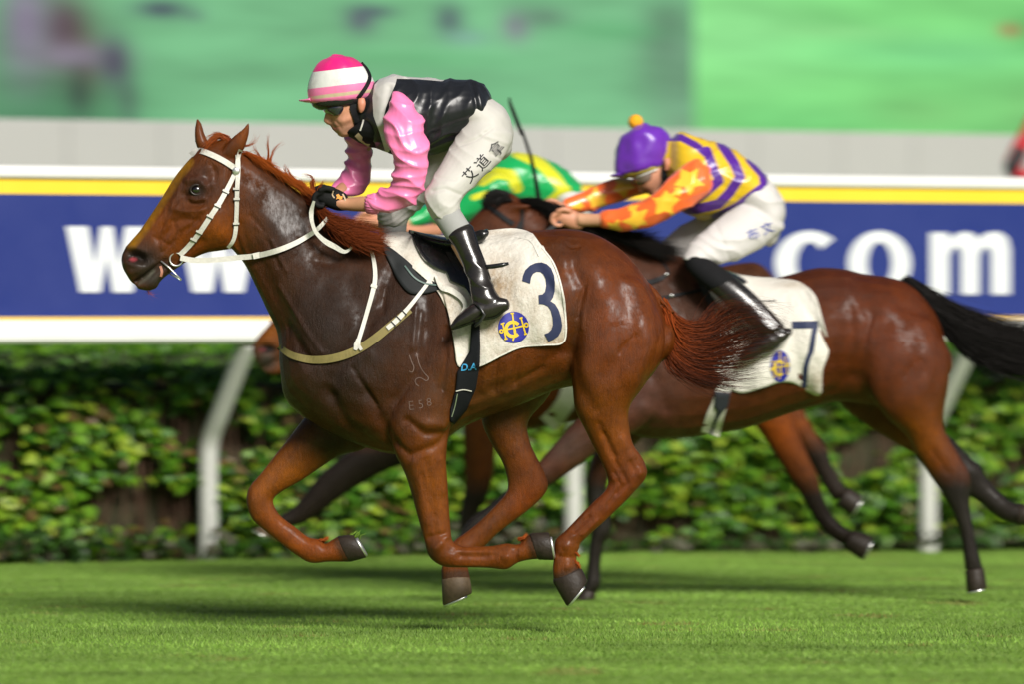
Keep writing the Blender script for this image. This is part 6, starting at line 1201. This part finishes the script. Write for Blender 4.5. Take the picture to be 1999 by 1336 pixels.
# ------------------------------------------------------------------ onlooker on a stand behind the rail, at the right edge
pq = bar(2075, 2.2); YR = pq[1]
JR = empty('person', (pq[0], YR, 1.0), label='person in red and black jacket behind the rail, cut off by the right edge', cat='person')
red = plain('red_jacket', lin('b01420'), .6, nz=.15, ns=8, bmp=.3, bs=14)
tr = [(2045, 330, 2125, 330, .12, 0), (2035, 270, 2135, 270, .13, 0), (2030, 220, 2140, 220, .14, 0), (2040, 170, 2130, 170, .13, 0), (2060, 150, 2110, 150, .09, 0)]
lg = [[(2045, 330, 2088, 330, .1, 0), (2045, 420, 2082, 420, .08, 0), (2050, 520, 2078, 520, .06, 0), (2048, 600, 2076, 600, .055, 0)], [(2086, 330, 2126, 330, .1, 0), (2090, 420, 2124, 420, .08, 0), (2094, 520, 2122, 520, .06, 0), (2094, 600, 2122, 600, .055, 0)]]
ar = [(2030, 180, 2062, 180, .06, 0), (2005, 230, 2035, 245, .058, -.05), (1978, 280, 2008, 300, .055, -.1), (1960, 320, 1998, 340, .052, -.12), (1975, 350, 2010, 330, .045, -.12), (2020, 360, 2036, 330, .04, -.1)]
ar2 = [(2110, 180, 2140, 180, .06, 0), (2128, 250, 2160, 250, .055, 0), (2130, 320, 2158, 320, .045, 0), (2130, 380, 2154, 380, .038, 0)]
hd = [(2068, 90, 2104, 90, .08, 0), (2064, 110, 2108, 110, .085, 0), (2068, 130, 2104, 132, .075, 0), (2075, 150, 2098, 152, .05, 0)]
mj = fuse([loft(r, YR, sh=.85) for r in (tr, *lg, ar, ar2)] + [loft(hd, YR), chain(YR, [(2030, 346, 12, -.1), (2048, 350, 11, -.1), (2060, 352, 8, -.09)]), chain(YR, [(2142, 380, 11, 0), (2142, 400, 12, 0), (2140, 412, 7, 0)])], .012, 3); mkobj('body', mj.V, mj.F, MT['skin'], JR, col=skincol(mj, []))
mb = fuse([loft(r, YR) for r in (tr, ar, ar2)], .012, 4); wrinkle(mb, .8, .06, 8, YR, seed=61); u, v = PX(mb.V); pm = 14 - dseg(u, v, [(1990, 300), (1966, 340), (1958, 352)])
def redm(t, p):
    r = mixc(t, mapr(t, attr(t, 'm').outputs['Fac'], .48, .52, 0, 1), lin('b01420'), (.012, .012, .013)); t.links.new(r, p.inputs['Base Color']); p.inputs['Roughness'].default_value = .6
mkobj('jacket', mb.V, mb.F, mat('red_black_jacket', redm), JR, attrs={'m': .5 + np.clip(pm / 40, -.4, .4)})
ms = fuse([loft(r, YR, sh=1.05) for r in lg], .012, 3); mkobj('trousers', ms.V, ms.F, plain('dark_trousers', (.02, .02, .024), .8), JR)
V, F = loft([(2066, 82, 2106, 82, .085, 0), (2062, 98, 2110, 96, .09, 0), (2064, 110, 2112, 118, .088, .01)], YR); mkobj('hair', V, F, plain('dark_hair', (.015, .012, .01), .5), JR)
for a in (2062, 2108):
    V, F = loft([(a - 18, 596, a - 18, 612, .04, -.1), (a, 592, a, 614, .045, -.03), (a + 14, 598, a + 14, 613, .04, .05)], YR); mkobj('shoe', V, F, MT['black'], JR)
zt_ = W(2075, 613, YR)[2]; st = empty('viewing_stand', (pq[0], YR, 0), label='low grey stand behind the rail under the red jacket person', cat='stand')
def boxv(x0, x1, y0, y1, z0, z1): return [(x, y, z) for x in (x0, x1) for y in (y0, y1) for z in (z0, z1)], [(0, 1, 3, 2), (4, 6, 7, 5), (0, 4, 5, 1), (2, 3, 7, 6), (0, 2, 6, 4), (1, 5, 7, 3)]
stm = plain('stand_grey', lin('8a8d90'), .5)
mkobj('deck', *boxv(pq[0] - .5, pq[0] + .5, YR - .4, YR + .4, zt_ - .05, zt_), stm, st, smooth=False)
for sx in (-.45, .45):
    for sy in (-.35, .35): mkobj('leg', *boxv(pq[0] + sx - .025, pq[0] + sx + .025, YR + sy - .025, YR + sy + .025, -.05, zt_ - .05), stm, st, smooth=False)
